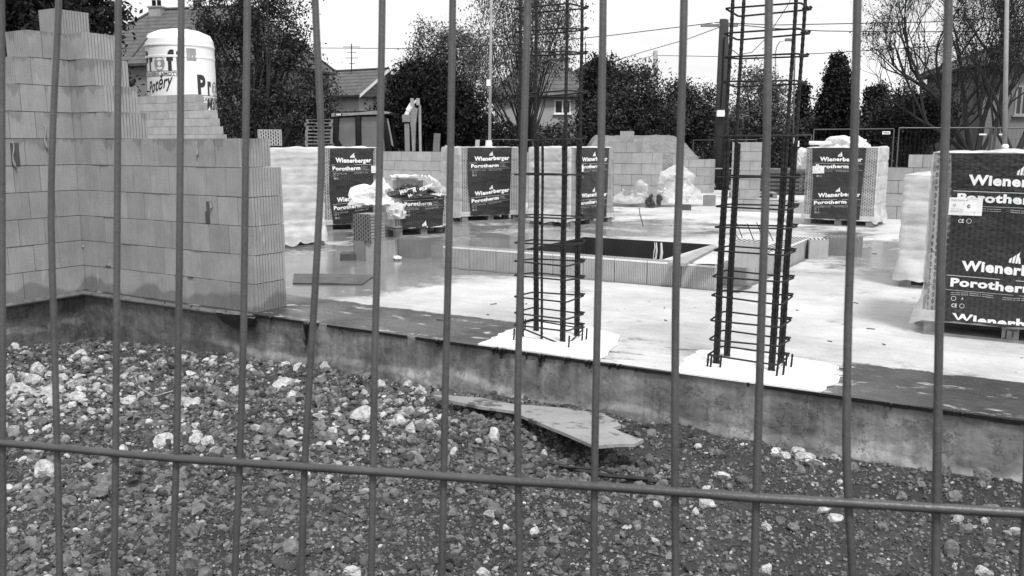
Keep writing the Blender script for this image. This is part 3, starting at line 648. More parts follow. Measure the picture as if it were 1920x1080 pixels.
# slanting starter bars inside the corner
for k, (x, y, dx, h) in enumerate(((1387, 452, -.12, .2), (1392, 446, -.1, .25), (1416, 458, -.12, .3), (1440, 456, -.13, .26), (1450, 452, -.15, .3), (1428, 440, -.08, .2), (1380, 448, -.1, .14))):
    ob = rebar_bar((0, 0, 0), (dx, .05, h), .007, .015).build('bent_bar', M['rebar'], None, G(x, y, 0)); tag(ob, 'thin rusty bar leaning out of the rough concrete inside the low block rows', 'rebar', 'leaning bars inside the block rows')
# boards
def board(name, pts, z, t, mat, label, cat='board', tz=None):
    P = [G(*q, z) for q in pts]; mb = MB(); n = len(P); zz = tz or [0]*n
    vs = [(p.x, p.y, z-t+zz[i]) for i, p in enumerate(P)]+[(p.x, p.y, z+zz[i]) for i, p in enumerate(P)]
    mb.add(vs, [(i, (i+1) % n, n+(i+1) % n, n+i) for i in range(n)]+[tuple(range(n-1, -1, -1)), tuple(range(n, 2*n))])
    ob = mb.build(name, M[mat]); tag(ob, label, cat); return ob
board('plywood_sheet', [(808, 740), (838, 741), (905, 746), (960, 757), (1050, 764), (1129, 775), (1150, 785), (1165, 797), (1148, 802), (1170, 812), (1207, 824), (1190, 832), (1160, 832), (1140, 834), (1115, 836), (1060, 812), (985, 782), (960, 770), (900, 762), (850, 752)], -.285, .02, 'ply', 'broken pale plywood sheet lying on the rubble below the slab edge', 'plywood', )
board('dark_board', [(549, 530), (551, 513), (640, 513), (704, 516), (694, 521), (680, 532), (610, 531)], .018, .016, 'darkwood', 'flat dark board lying in the puddle right of the tall corner wall')
board('scaffold_plank', [(1252, 492), (1336, 458), (1346, 462), (1285, 494)], .27, .03, 'conc', 'pale plank laid across the right edge of the dark opening')
board('polystyrene_board', [(1300, 492), (1340, 478), (1344, 493)], .285, .012, 'white', 'thin white board piece on the corner of the low block row')
mb = MB(); v, f = stone_shape(9, 3); o = npmesh('crumpled_paper', v*.055, f, 3, M['paper'], None); o.location = G(746, 488)+Vector((0, 0, .03)); tag(o, 'small white crumpled lump lying before the lone ribbed block', 'paper')
mb = MB(); mb.tube([G(1199, 390, .005), G(1200, 402, .005), G(1204, 416, .005), G(1206, 424, .005)], .008, 5); o = mb.build('cord', M['rebar']); tag(o, 'thin cord lying on the white slab before the crumpled plastic heap', 'cord')
rn = random.Random(4)
for k in range(26):
    x, y = rn.uniform(760, 1720), rn.uniform(560, 660); a, b = AB(G(x, y))
    if k > 12: x, y = rn.uniform(1120, 1700), rn.uniform(395, 480); a, b = AB(G(x, y))
    if b < EB+.2 or (-6.3 < a < -2.3 and 8.4 < b < 12.6): continue
    p = G(x, y); an = rn.uniform(0, 3); l = rn.uniform(.012, .035); mb = MB(); mb.box(-l, l, -.005, .005, 0, .006)
    o = mb.build('wood_chip', M['darkwood'], None, (p.x, p.y, .001), an); tag(o, 'tiny dark wood splinter lying on the pale slab', 'splinter', 'wood splinters on the slab')
# twigs and cords on the rubble
for pts, r, lab in (([(1020, 855), (1080, 870), (1140, 892), (1215, 903)], .012, 'dark root lying on the soil below the plywood sheet'), ([(1060, 868), (1130, 878), (1180, 896), (1270, 912)], .008, 'thin split root lying right of the thicker root'), ([(255, 715), (262, 735), (290, 748), (325, 742)], .006, 'pale bent twig on the rubble at the left'), ([(1510, 878), (1530, 875), (1545, 884)], .008, 'small white curved strip on the soil at the right')):
    P = []
    for q in pts:
        g = G(*q, -.38); g.z = ground_z(g.x, g.y)+.03; P.append(g)
    mb = MB(); mb.tube(P, r, 5); o = mb.build('twig', M['bark'] if 'dark' in lab or 'split' in lab else M['paper'] if 'white' in lab else M['greywood']); tag(o, lab, 'twig')
# ================================================================ NEAR FENCE
WX = [[(3, 0), (6, 1080)], [(111, 0), (98, 250), (95, 400), (99, 540), (108, 860), (112, 1080)], [(222, 0), (219, 540), (217, 860), (214, 1080)], [(340, 0), (336, 540), (331, 860), (323, 1080)],
 [(464, 0), (461, 250), (457, 620), (450, 860), (440, 1080)], [(590, 0), (600, 180), (604, 300), (590, 560), (575, 800), (570, 900), (565, 1080)], [(717, 0), (712, 300), (702, 700), (700, 860), (696, 1080)], [(849, 0), (843, 400), (834, 780), (833, 860), (828, 1080)],
 [(990, 0), (984, 200), (975, 540), (970, 760), (971, 880), (975, 1080)], [(1131, 0), (1127, 300), (1120, 600), (1115, 860), (1113, 1080)], [(1283, 0), (1275, 300), (1267, 540), (1265, 860), (1267, 1080)],
 [(1442, 0), (1436, 350), (1426, 650), (1420, 860), (1414, 1080)], [(1608, 0), (1601, 300), (1590, 600), (1586, 860), (1590, 940), (1600, 1080)], [(1779, 0), (1772, 260), (1762, 560), (1757, 860), (1754, 1080)], [(1950, 0), (1938, 540), (1924, 960), (1918, 1080)]]
Xv = Vector((1, 0, 0)); Uv = Vector((0, math.sin(PITCH), math.cos(PITCH))); Fv = Vector((0, math.cos(PITCH), -math.sin(PITCH))); C0 = Vector((0, 0, H))
def FP(px, py, dz=0.0):        # a point of the leaning fence panel
    z = 1/(1.3795+2.667e-4*px)+dz; return C0+(Xv*((px-960)/F)+Uv*((540-py)/F)+Fv)*z
def HY(px): return float(np.interp(px, [-900, 0, 330, 700, 971, 1115, 1266, 1420, 1600, 1920, 2700], [775, 830, 860, 884, 903, 912, 922, 934, 944, 963, 1012]))
ft = thing('mesh_fence_panel', (0.1, .35, -.4), 0, 'close galvanised wire mesh fence panel the scene is seen through', 'fence')
def fbuild(mb, nm, smooth=True):
    mb.v = [(p[0]-.1, p[1]-.35, p[2]+.4) for p in mb.v]; return mb.build(nm, M['fence'], ft, smooth=smooth)
TOPY, BOTY = -330, 4850
allw = [[(3+k*105, 0), (6+k*105, 1080)] for k in range(-6, 0)]+WX+[[(1950+k*180, 0), (1930+k*176, 1080)] for k in range(1, 5)]
for wpts in allw:
    P = [FP(wpts[0][0]+2, TOPY)]
    ys = np.arange(0, 1081, 60); xs_ = np.interp(ys, [q[1] for q in wpts], [q[0] for q in wpts])
    xs_ = np.convolve(np.pad(xs_, 1, 'edge'), [.25, .5, .25], 'valid'); P += [FP(float(x), float(y)) for x, y in zip(xs_, ys)]
    P += [FP(float(xs_[-1]), 2500), FP(float(xs_[-1]), BOTY)]
    mb = MB(); mb.tube(P, .0026, 10); fbuild(mb, 'vertical_wire')
for off in (0,):
    P = [FP(x, HY(x), -.0052) for x in np.arange(-660, 2661, 90)]; mb = MB(); mb.tube(P, .0031, 10); fbuild(mb, 'horizontal_wire')
for off in (920, 1840, 2760):
    mb = MB(); mb.tube([FP(x, HY(x)+off, -.0052) for x in np.arange(-660, 2661, 300)], .0030, 8); fbuild(mb, 'horizontal_wire')
mb = MB(); mb.tube([FP(-700, TOPY), FP(2700, TOPY)], .02, 10); mb.tube([FP(-700, BOTY), FP(2700, BOTY)], .02, 10)
mb.tube([FP(-700, TOPY), FP(-700, BOTY)], .02, 10); mb.tube([FP(2700, TOPY), FP(2700, BOTY)], .02, 10); fbuild(mb, 'panel_frame')
# ================================================================ PALLETS AND WRAPPED STACKS
def pallet_parts(w_, d_, root, mat='wood', h=.14):
    a, b, c, sb = MB(), MB(), MB(), None; rn = random.Random(int(w_*100+d_*10))
    n = 6; bw = w_*.0+.125
    for k in range(n):
        y = (d_-bw)*k/(n-1); a.box(0, w_, y, y+bw, h-.022, h)
    for k in range(3):
        x = (w_-.12)*k/2; a.box(x, x+.12, 0.001, d_-.001, h-.044, h-.0225)
        for j in range(3):
            y = (d_-.12)*j/2
            if sb is None: b.box(.004, .116, .006, .114, .0225, h-.0445); sb = b.build('spacer_block', M[mat], root, (x, y, 0))
            else: q = sb.copy(); col.objects.link(q); q.location = (x, y, 0)
    for j in range(3):
        y = (d_-.12)*j/2; c.box(0, w_, y, y+.12, 0.0, .022)
    a.build('deck_boards', M[mat], root); c.build('bottom_runners', M[mat], root)
def stack(loc, phi, w_, d_, layers, label, printed=True, logo_tilt=0.0, sheet=None, front_milky=False, lh=.249, seed=0, skirt=.05, third=False, open_top=False, big=False, nm='wrapped_block_pallet', mat='wood'):
    t = thing(nm, loc, phi, label, 'block pallet', 'pallets of wrapped clay blocks'); rn = random.Random(seed); PH = .14
    pallet_parts(w_, d_, t, mat)
    top = PH+layers*lh
    # block core: layers with horizontal combing on the two sides, perforated front and back
    mb = MB()
    for k in range(layers):
        z0 = PH+.003+k*lh; z1 = z0+lh-.005; n = 10; j = rn.uniform(-.004, .004); xs0, xs1 = .012+j, w_-.012+j; P = []
        for q in range(n):
            a, b = z0+(z1-z0)*q/n, z0+(z1-z0)*(q+1)/n; P += [(xs1, a), (xs1, b-.006), (xs1-.008, b-.005), (xs1-.008, b-.0008)]
        for q in range(n):
            a, b = z1-(z1-z0)*q/n, z1-(z1-z0)*(q+1)/n; P += [(xs0, a), (xs0, b+.006), (xs0+.008, b+.005), (xs0+.008, b+.0008)]
        m = len(P); vs = [(p[0], .012+j, p[1]) for p in P]+[(p[0], d_-.012, p[1]) for p in P]
        mb.add(vs, [(i, (i+1) % m, m+(i+1) % m, m+i) for i in range(m)], 0); mb.add(vs[:m], [tuple(range(m-1, -1, -1))], 1); mb.add(vs[m:], [tuple(range(m))], 1)
    mb.build('clay_blocks', [M['clay_far'], M['perf']], t)
    # foil shell
    def offs(s_, z, side):
        rel = (z-PH)/lh; bulge = (.012*abs(math.sin(math.pi*rel))**.5+.003*abs(math.sin(math.pi*rel*3))) if 0 < rel < layers else 0.0
        if side == 0 and not front_milky: bulge *= .4
        nx = .014*fbm(s_*1.0, z*1.5, 2.2, 3, seed*3.1)+.003*fbm(s_, z*2, 12, 3, seed+9)
        if side == 0 and not front_milky: nx *= .5
        o = .012+bulge+abs(nx)
        if z < PH+.14 and not (side == 0 and printed): o += skirt*((PH+.14-z)/.14)*(.7+1.3*abs(fbm(s_, 0, 2.4, 3, seed+2)))
        return o
    per = [(0, w_), (1, d_), (2, w_), (3, d_)]; nus = [56, 40, 20, 40]; nv = 18*layers if layers < 4 else 60
    nv = max(30, nv); zlo = PH-.03 if skirt else PH+.01; V0 = []; cols_ = []
    for side, ln in per:
        for i in range(nus[side]):
            s_ = ln*i/nus[side]; cols_.append((side, s_, ln))
    sh = MB()
    def pos(side, s_, ln, z, o):
        if side == 0: p = (s_, -o)
        elif side == 1: p = (w_+o, s_)
        elif side == 2: p = (w_-s_, d_+o)
        else: p = (-o, d_-s_)
        e = .0
        if s_ == 0:                                     # round the corners
            q = {0: (-o*.6, -o*.6), 1: (w_+o*.6, -o*.6), 2: (w_+o*.6, d_+o*.6), 3: (-o*.6, d_+o*.6)}[side]; p = q
        return (p[0], p[1], z)
    for j in range(nv):
        for side, s_, ln in cols_:
            z = zlo+(top+.006-zlo)*j/(nv-1); z_ = z
            if j == 0 and skirt and not (side == 0 and printed): z_ = max(.012, z+(-.02-.09*abs(fbm(s_+side*2, 1, 2.6, 3, seed+4))))
            V0.append(pos(side, s_, ln, z_, offs(s_+side*1.7, z, side)))
    nc = len(cols_); sh.v = V0
    for j in range(nv-1):
        for i in range(nc):
            sh.f.append((j*nc+i, j*nc+(i+1) % nc, (j+1)*nc+(i+1) % nc, (j+1)*nc+i))
            s0 = cols_[i]; zc = (j+.5)/nv
            front = s0[0] == 0 and printed and not front_milky
            sh.m.append(1 if front and zc > .06 else 0)
    sh.build('foil_wrap', [M['milky'], M['clear']], t, smooth=True)
    tp = MB(); sd_ = seed
    tp.grid(lambda u, v: (-.02+u*(w_+.04), -.02+v*(d_+.04), top+.004+.03*abs(fbm(u*w_, v*d_, 2.5, 3, sd_+7))*(1 if .02 < u < .98 and .02 < v < .98 else -.3)), 40, 36)
    tp.build('foil_top', M['heapfoil'], t, smooth=True)
    if not printed: return t
    # printed dark film on the front
    xl, xr = .11*w_/1.18, .985*w_/1.18; zt = top-.004; zb = PH-.01
    def fy(x, z): return -.045-.006*fbm(x, z, 2.2, 3, seed+1)+.012*abs(fbm(x+z*.7, z*.5-x*.3, 2.6, 3, seed+5))
    def fx(u, z):
        k = (zt-z)/(zt-zb); l = xl+.02*math.sin(k*5+seed)+.02*k; r = xr+.012*math.sin(k*4+1)-.01*k+.03*max(0, .06-k)*8
        return l+(r-l)*u
    fm = MB()
    def ff(u, v):
        z = zt-(zt-zb)*v; x = fx(u, z)
        if v > .97: z += -.03*abs(fbm(u, 0, 3, 3, seed))
        return (x, fy(x, z), z)
    fm.grid(lambda u, v: ff(u, 1-v), 40, 50); film = fm.build('printed_film', M['film'], t, smooth=True)
    def tilt(x, z, k): return z+(x-.5)*k
    tx = MB(); s1 = w_/1.18
    def place(base, k, clip=None, part=0):
        def fn(x, z): zz = max(zb+.006, tilt(x, z, k)+.006*math.sin(x*6+seed)+.010*fbm(x, z, 3.5, 2, seed)); return (x, fy(x, zz)-.004, zz)
        cl = None
        put_logo(tx, .58*s1, base+.17, .085, fn)
        put_text(tx, 'Wienerberger', .235*s1, base+.09, .72*s1, .068, fn, .045, clip=cl)
        if part: return
        q = [(xl+.03, base+.045), (xr-.02, base+.045), (xr-.02, base+.048), (xl+.03, base+.048)]
        tx.add([fn(*p) for p in q], [(0, 1, 2, 3)])
        put_text(tx, 'Porotherm', .17*s1, base-.035, .56*s1, .058, fn, .045)
        for r in range(3): put_text(tx, ('Porotherm', 'Porotherm', 'wienerberger.cz')[r], .775*s1, base+.008-r*.024, (.1, .08, .13)[r]*s1, .008, fn)
        tx.add([fn(.755*s1, base-.05), fn(.757*s1, base-.05), fn(.757*s1, base+.03), fn(.755*s1, base+.03)], [(0, 1, 2, 3)])
        tx.add([fn(xl+.03, base-.062), fn(xr-.02, base-.062), fn(xr-.02, base-.0605), fn(xl+.03, base-.0605)], [(0, 1, 2, 3)])
        for r in range(4): put_text(tx, 'chranit pred vlhkem a mrazem', .18*s1+(r % 2)*.34, base-.085-(r//2)*.014, .28*s1, .006, fn)
        put_text(tx, 'CE', .19*s1, base-.19, .036*s1, .026, fn, .01)
        for cx in (.26, .20): 
            m = 14; z_c = base-.178 if cx > .25 else base-.125
            for ra, rb in ((.017, .0145),):
                vs = [fn(cx*s1+ra*math.cos(6.283*i/m), z_c+ra*math.sin(6.283*i/m)) for i in range(m)]+[fn(cx*s1+rb*math.cos(6.283*i/m), z_c+rb*math.sin(6.283*i/m)) for i in range(m)]
                tx.add(vs, [(i, (i+1) % m, m+(i+1) % m, m+i) for i in range(m)])
        put_text(tx, 'A', .252*s1, base-.132, .015, .016, fn, .01)
    if layers >= 4:
        place(top-.325, 0.0); place(top-.96+logo_tilt*.1, logo_tilt)
        def fn3(x, z): z = max(z, zb+.012); return (x, fy(x, z)-.004, z)
        if third: put_text(tx, 'Wienerberger', .20*s1, zb-.01, .78*s1, .068, fn3, .045)
    else:
        place(top-.105, .03); place(PH-.14, .05, None, 1)
    if layers < 4:
        pass
    if not big: tx.f and None
    tx.build('film_lettering', M['print'], film)
    if sheet:
        x0, z0, sw, shh, an = sheet; s = MB(); f_ = lambda x, z: (x, fy(x, z)-.012, z)
        c, sn = math.cos(an), math.sin(an); P = lambda u, v: f_(x0+u*c-v*sn, z0+u*sn+v*c)
        s.grid(lambda u, v: P(u*sw, v*shh), 6, 5); lab = s.build('data_sheet', M['paper'], t)
        k_ = MB(); P2 = lambda u, v: (lambda q: (q[0], q[1]-.003, q[2]))(P(u, v))
        put_text(k_, 'CE', sw*.12, shh*.5, sw*.09, shh*.12, P2, .01); put_text(k_, 'POROTHERM 44', sw*.06, shh*.82, sw*.5, shh*.06, P2); put_text(k_, 'www.wienerberger.cz', sw*.5, shh*.92, sw*.35, shh*.04, P2)
        for r in range(3): put_text(k_, 'pevnost v tlaku N/mm2', sw*.08, shh*(.34-.08*r), sw*.36, shh*.035, P2)
        for a, b, c_, d in ((.02, .2, .98, .207), (.78, .05, .787, .2), (.45, .55, .457, .78)): k_.add([P2(a*sw, b*shh), P2(c_*sw, b*shh), P2(c_*sw, d*shh), P2(a*sw, d*shh)], [(0, 1, 2, 3)])
        put_text(k_, 'C', sw*.55, shh*.45, sw*.09, shh*.16, P2, .06)
        k_.build('sheet_print', M['ink'], lab)
    return t
def dirv(ph): return Vector((math.cos(ph), math.sin(ph), 0))
P1 = G(609, 460)-dirv(.62)*1.18
stack(P1, .62, 1.18, 1.0, 5, 'tall white foil stack of blocks just right of the tall corner wall, without lettering', False, front_milky=True, seed=1)
stack(G(611, 434), .30, .97, 1.15, 5, 'dark printed stack of blocks behind the spilled white foil, leftmost with lettering', seed=2, logo_tilt=.10, sheet=(.78, .97, .17, .12, .02))
stack(G(867, 417), .45, 1.18, 1.0, 5, 'dark printed stack of blocks left of the left rebar cage with a pale left side', seed=3, logo_tilt=.07)
stack(G(1070, 426), .80, 1.18, 1.0, 5, 'dark printed stack of blocks seen behind the left rebar cage', seed=4, sheet=(.10, .97, .17, .12, .0))
p5 = stack(G(1507, 421), -.57, 1.18, 1.0, 5, 'dark printed stack of blocks right of the right rebar cage, foil heaped on its top', seed=5, logo_tilt=.06, sheet=(.12, .93, .20, .13, .02))
stack(G(1729, 626), -TH, 1.18, 1.0, 5, 'nearest dark printed stack of blocks cut by the right edge, on a marked wooden pallet', seed=6, third=True, sheet=(.12, .93, .22, .13, .0), big=True)
stack(G(1684, 537), -TH, 1.0, .8, 4, 'narrow white foil stack of blocks without lettering behind the nearest stack', False, front_milky=True, seed=7)
stack(G(742, 445), .50, .97, .85, 2, 'low half-used stack of blocks with torn printed film and foil heaped on it', seed=8, skirt=.0)
jt = MB(); rt = [o for o in col.objects if o.name.startswith('wrapped_block_pallet') and 'nearest dark' in o.get('label', '')][0]
put_text(jt, 'JT', .015, .04, .09, .055, lambda x, z: (x, .0035, z), .0)
sp_ = [c for c in rt.children if c.name.startswith('spacer') and c.location.x > .4 and c.location.x < .7 and c.location.y < .1][0]; jt.build('pallet_mark', M['ink'], sp_)
def crumple(name, size, seed, mat, loc, rz, label, cat='plastic', sub=5, amp=.35, parent=None, sharp=2.3):
    v, f = ico(sub); v = v.copy(); out_ = []
    for q in v:
        p = Vector(q); n = noise.ridged_multi_fractal(p*sharp+Vector((seed, seed*.7, 0)), .9, 2.1, 4, 1.0, 2.0)
        g = noise.fractal(p*1.1+Vector((seed*3, 0, 0)), 1, 2, 2); vd = noise.voronoi(p*sharp*.8+Vector((seed, seed, 0)))[0]; v2 = noise.voronoi(p*sharp*2+Vector((seed, 0, seed)))[0]; r = .98-amp*.75*min(vd[1]-vd[0], .9)-amp*.22*(v2[1]-v2[0])+amp*.9*g; out_.append((q[0]*r*size[0], q[1]*r*size[1], max(.0, (q[2]*r+.25)*size[2]*.8)))
    o = npmesh(name, np.array(out_), f, 3, M[mat] if isinstance(mat, str) else mat, parent, False); o.location = loc; o.rotation_euler = (0, 0, rz)
    if label: tag(o, label, cat)
    return o
B8 = G(742, 445); d8, e8 = dirv(.50), dirv(.50+math.pi/2)
def on8(x, y, z): return B8+d8*x+e8*y+Vector((0, 0, z))
o = crumple('foil_heap', (.40, .36, .40), 3.3, 'heapfoil', on8(-.2, .3, .52), .4, 'white crumpled foil spilling over the left side of the low half-used stack', 'plastic foil', amp=.5)
o = crumple('foil_heap', (.17, .16, .26), 8.1, 'milky', on8(-.02, -.04, .30), .2, 'hanging torn foil corner on the low half-used stack', 'plastic foil', amp=.6)
ob = block('loose_block', .44, .25, .235, n=7).build('loose_block', [M['clay_far'], M['joint']], None, on8(.16, .3, .67), .42); tag(ob, 'pale block lying under white foil on top of the low half-used stack', 'block')
mb = MB()
def sheetf(u, v):
    x, y = u*.85, v*.42; z = .925-.03*u-.30*max(0, u-.62)**1.2*2.2+.02*fbm(u*3, v*3, 3, 4)+(.04*math.sin(v*7+u*4) if u < .6 else .05*fbm(u, v, 9, 3)); 
    return tuple(on8(.12+x, .1+y+.1*fbm(u, v, 5, 2), z))
mb.grid(sheetf, 40, 24); o = mb.build('foil_sheet', M['heapfoil'], smooth=False); tag(o, 'white foil sheet draped over the block on top of the low half-used stack', 'plastic foil')
o = crumple('torn_film', (.42, .2, .19), 5.7, 'film', on8(.36, .12, .62), .55, 'crumpled dark printed film lying on the low half-used stack below the pale block', 'plastic film', amp=.5)
lt = MB()
put_text(lt, 'WIGER', -.32, .06, .3, .07, lambda x, z: (x, -.175-.02*math.sin(x*9), z+.04+.05*math.sin(x*5)), .05); put_text(lt, 'erger', .02, .1, .24, .06, lambda x, z: (x, -.18, z+.3*x), .05)
lt.build('film_lettering', M['print'], o)
# block lying on stack one
ob = block('loose_block', .36, .25, .25, n=8, top=False); ob.box(.02, .34, -.004, .0, .01, .24, 1)
o = ob.build('perforated_block', [M['clay_far'], M['perf']], None, G(512, 450)+Vector((-.25, .3, 1.42)), .25); tag(o, 'single perforated block lying on top of the white foil stack behind the tall wall', 'block')
# foil on top of stack five
a5, b5 = dirv(-.57), dirv(-.57+math.pi/2); P5 = G(1507, 421)
crumple('foil_heap', (.42, .3, .24), 2.2, 'heapfoil', P5+a5*.62+b5*.35+Vector((0, 0, 1.38)), -.5, 'white crumpled foil on top of the stack right of the cages', 'plastic foil', amp=.45)
crumple('foil_heap', (.22, .2, .34), 6.4, 'milky', P5+a5*-.12+b5*.42+Vector((0, 0, 1.0)), .2, 'white foil bulging from the upper left side of the stack right of the cages', 'plastic foil', amp=.5)
mb = MB(); mb.tube([P5+a5*-.05+b5*.3+Vector((0, 0, 1.47)), P5+a5*.38+b5*.25+Vector((0, 0, 1.46))], .035, 8); o = mb.build('paper_roll', M['paper']); tag(o, 'white rolled sheet sticking out left from foil on top of a stack', 'roll')
# foil heap on the slab
HB = G(1255, 388)
crumple('foil_heap', (.85, .5, .78), 1.7, 'heapfoil2', HB+Vector((.0, .3, .10)), .2, 'big crumpled clear and white plastic heap standing on the far white slab', 'plastic foil', amp=.5, sharp=1.7)
crumple('foil_heap', (.72, .4, .62), 4.9, 'heapfoil2', HB+Vector((-.66, .2, .08)), -.25, 'flatter crumpled plastic wing at the left of the big plastic heap', 'plastic foil', amp=.55, sharp=1.8)
crumple('torn_film', (.2, .18, .4), 7.7, 'film', HB+Vector((-.42, -.12, .04)), .3, 'small crumpled dark film in the middle of the big plastic heap', 'plastic film', amp=.6)
crumple('torn_film', (.45, .16, .14), 9.2, 'film', HB+Vector((.0, .2, .58)), .1, 'crumpled dark film on the top of the big plastic heap', 'plastic film', amp=.6)
# yellow-cap like white object on top of the nearest stack
rr_ = rt.location; q = rr_+dirv(-TH)*.72+dirv(-TH+math.pi/2)*.45+Vector((0, 0, 1.40))
# ================================================================ TIMBER, PALLET STACKS, TARP
def plank_stack():
    B = G(1398, 365); t = thing('plank_stack', B, -.12, 'stack of dark wet planks lying behind the right rebar cage', 'planks'); rn = random.Random(2)
    z = .04
    for k in range(6):
        mb = MB(); j = rn.uniform(-.15, .1); mb.box(j, 2.05+j*.3, rn.uniform(-.02, .03), .9, z, z+.085); mb.build('plank', M['darkwood'], t); z += .115
        if k < 5:
            s = MB(); s.box(.3, .38, .02, .85, z-.03, z-.0005); s.box(1.5, 1.58, .02, .85, z-.03, z-.0005); s.build('spacer', M['greywood'], t)
    mb = MB(); mb.box(-.9, 1.9, .1, .22, z, z+.03); mb.build('top_batten', M['greywood'], t)
plank_stack()
def wpallet(loc, rz, label, group=None, mat='wood'):
    t = thing('wooden_pallet', loc, rz, label, 'pallet', group); pallet_parts(1.2, .8, t, mat); return t
wpallet(G(1372, 371), -.15, 'single empty wooden pallet lying before the plank stack')
sp0 = V(573, 270, 37.5); pr = wpallet((sp0.x, 37.5, -.42), -.1, 'grey wooden pallet in the tall pallet stack left of the digger cab', 'pallets stacked left of the digger cab', 'greywood')
rn = random.Random(8)
for k in range(1, 20):
    dup(pr, (sp0.x+rn.uniform(-.04, .04), 37.5, -.42+k*.1445), -.1+rn.uniform(-.03, .03))
def tarp():
    B = W(0, 0); c = V(1212, 300, 30.5); w2, d2 = 4.7, 2.6; mb = MB()
    zt = hz(254, 30.5)
    def fn(u, v):
        x = (u-.5)*w2*1.0; e = min(u/.16, (1-u)/.34, v/.3, (1-v)/.3, 1); h = zt*(math.sin(max(0, e)*math.pi/2)**.9)
        h += .06*fbm(u*w2, v*d2, 1.6, 4, 3)*min(1, e*2)-.05*abs(fbm(u*w2, v*2, 4, 3, 9))*min(1, e*3); sp = 1+.0*(1-e); return (x*sp+.03*fbm(u*4, v*4, 3, 2), (v-.5)*d2, max(-.0, h)+(.0 if e > 0 else 0))
    mb.grid(fn, 80, 50); o = mb.build('tarp_heap', M['tarp'], None, (c.x, 31.4, 0), 0); tag(o, 'large heap covered with grey tarpaulin behind the stepped wall in the middle', 'tarpaulin')
tarp()
# ================================================================ SILO
def silo():
    Y = 33.5; c = V(344, 200, Y); r = 60/1650*Y*.985; t = thing('white_silo', (c.x, Y, -.42), 0, 'white cylindrical mortar silo with dark lettering behind the stepped walls', 'silo'); Z0 = .42
    ztop = hz(72, Y)+Z0
    mb = MB(); m = 64
    prof = [(1.0, .9), (1.0, ztop-.78), (1.012, ztop-.77), (1.012, ztop-.70), (1.0, ztop-.69), (1.0, ztop-.36), (1.025, ztop-.35), (1.025, ztop-.30), (1.0, ztop-.29), (.985, ztop-.1), (.9, ztop+.10), (.62, ztop+.24), (.3, ztop+.31), (.0, ztop+.33)]
    prof = [(0.15, .25)]+prof
    for i, (q, z) in enumerate(prof):
        for j in range(m): an = 2*math.pi*j/m; mb.v.append((q*r*math.cos(an), q*r*math.sin(an), z))
    for i in range(len(prof)-1):
        for j in range(m): mb.f.append((i*m+j, i*m+(j+1) % m, (i+1)*m+(j+1) % m, (i+1)*m+j)); mb.m.append(0)
    mb.build('silo_shell', M['silo'], t, smooth=False)
    for k in range(4):
        an = math.pi/4+k*math.pi/2; l = MB(); l.tube([(r*.95*math.cos(an), r*.95*math.sin(an), 0), (r*.97*math.cos(an), r*.97*math.sin(an), 1.3)], .06, 8); l.build('leg', M['steel'], t)
    a0 = math.atan2(-c.y, -c.x)     # angle facing the camera
    def on(px_off, rr=1.006): # angle for a horizontal offset in px from the axis
        return a0+math.asin(max(-1, min(1, px_off/60)))
    s_ = Y/1650
    def cyl(xm, z): an = a0+xm/r; return (r*1.006*math.cos(an), r*1.006*math.sin(an), z)
    k1, k2, k3 = MB(), MB(), MB(); zz = lambda py: hz(py, Y-r)+Z0
    # first panel: angular start hidden left of the silhouette
    A = -math.asin(.97)*r; 
    fn = cyl
    for ch, x0_, x1_, mbq in (('P', -1.68, -1.36, k1), ('r', -1.30, -1.08, k1), ('o', -1.01, -.56, k2), ('f', -.49, -.22, k1), ('i', -.15, -.02, k1)): put_text(mbq, ch, x0_, zz(130), x1_-x0_, .64, fn, .05)
    put_text(k1, 'STAVEBNÍ HMOTY', -1.6, zz(141), 1.5, .11, fn, .01); put_text(k1, 'Potěry', -1.45, zz(176), 1.15, .42, lambda x, z: fn(x, z+.28*(x+1.4)), .02, .35)
    for q in (zz(133.5), zz(142.5)): k1.grid(lambda u, v: cyl(-1.8+u*1.78, q+v*.018), 24, 2)
    B_ = math.asin((370-344)/60)*r
    for ch, x0_, x1_, mbq in (('P', .54, .88, k1), ('r', .97, 1.17, k1), ('o', 1.22, 1.62, k3), ('f', 1.68, 1.95, k1), ('i', 2.0, 2.12, k1)): put_text(mbq, ch, x0_, zz(175), x1_-x0_, .64, fn, .05)
    put_text(k1, 'STAVEBNÍ HMOTY', .62, zz(186.5), 1.5, .11, fn, .01); put_text(k1, 'Malty', .85, zz(206), 1.0, .42, lambda x, z: fn(x, z+.1*(x-.9)), .02, .35)
    for q in (zz(178), zz(188)): k1.grid(lambda u, v: cyl(.55+u*1.6, q+v*.018), 24, 2)
    k1.build('silo_lettering', M['ink'], t); k2.build('silo_letter_grey', M['silogrey'], t); k3.build('silo_letter_grey', M['silogrey'], t)
    hb = MB(); xm = math.asin((362-344)/60)*r; hb.grid(lambda u, v: (lambda q: (q[0]*1.006, q[1]*1.006, q[2]))(cyl(xm-.16+u*.34, zz(112)+v*.42)), 5, 3); hb.build('grey_plate', M['conc'], t)
    lg = MB(); lg.tube([(-.75, -r*.9, ztop-.1), (-1.35, -r*.85, ztop-.75)], .035, 6); lg.build('hose_pipe', M['steel'], t)
silo()
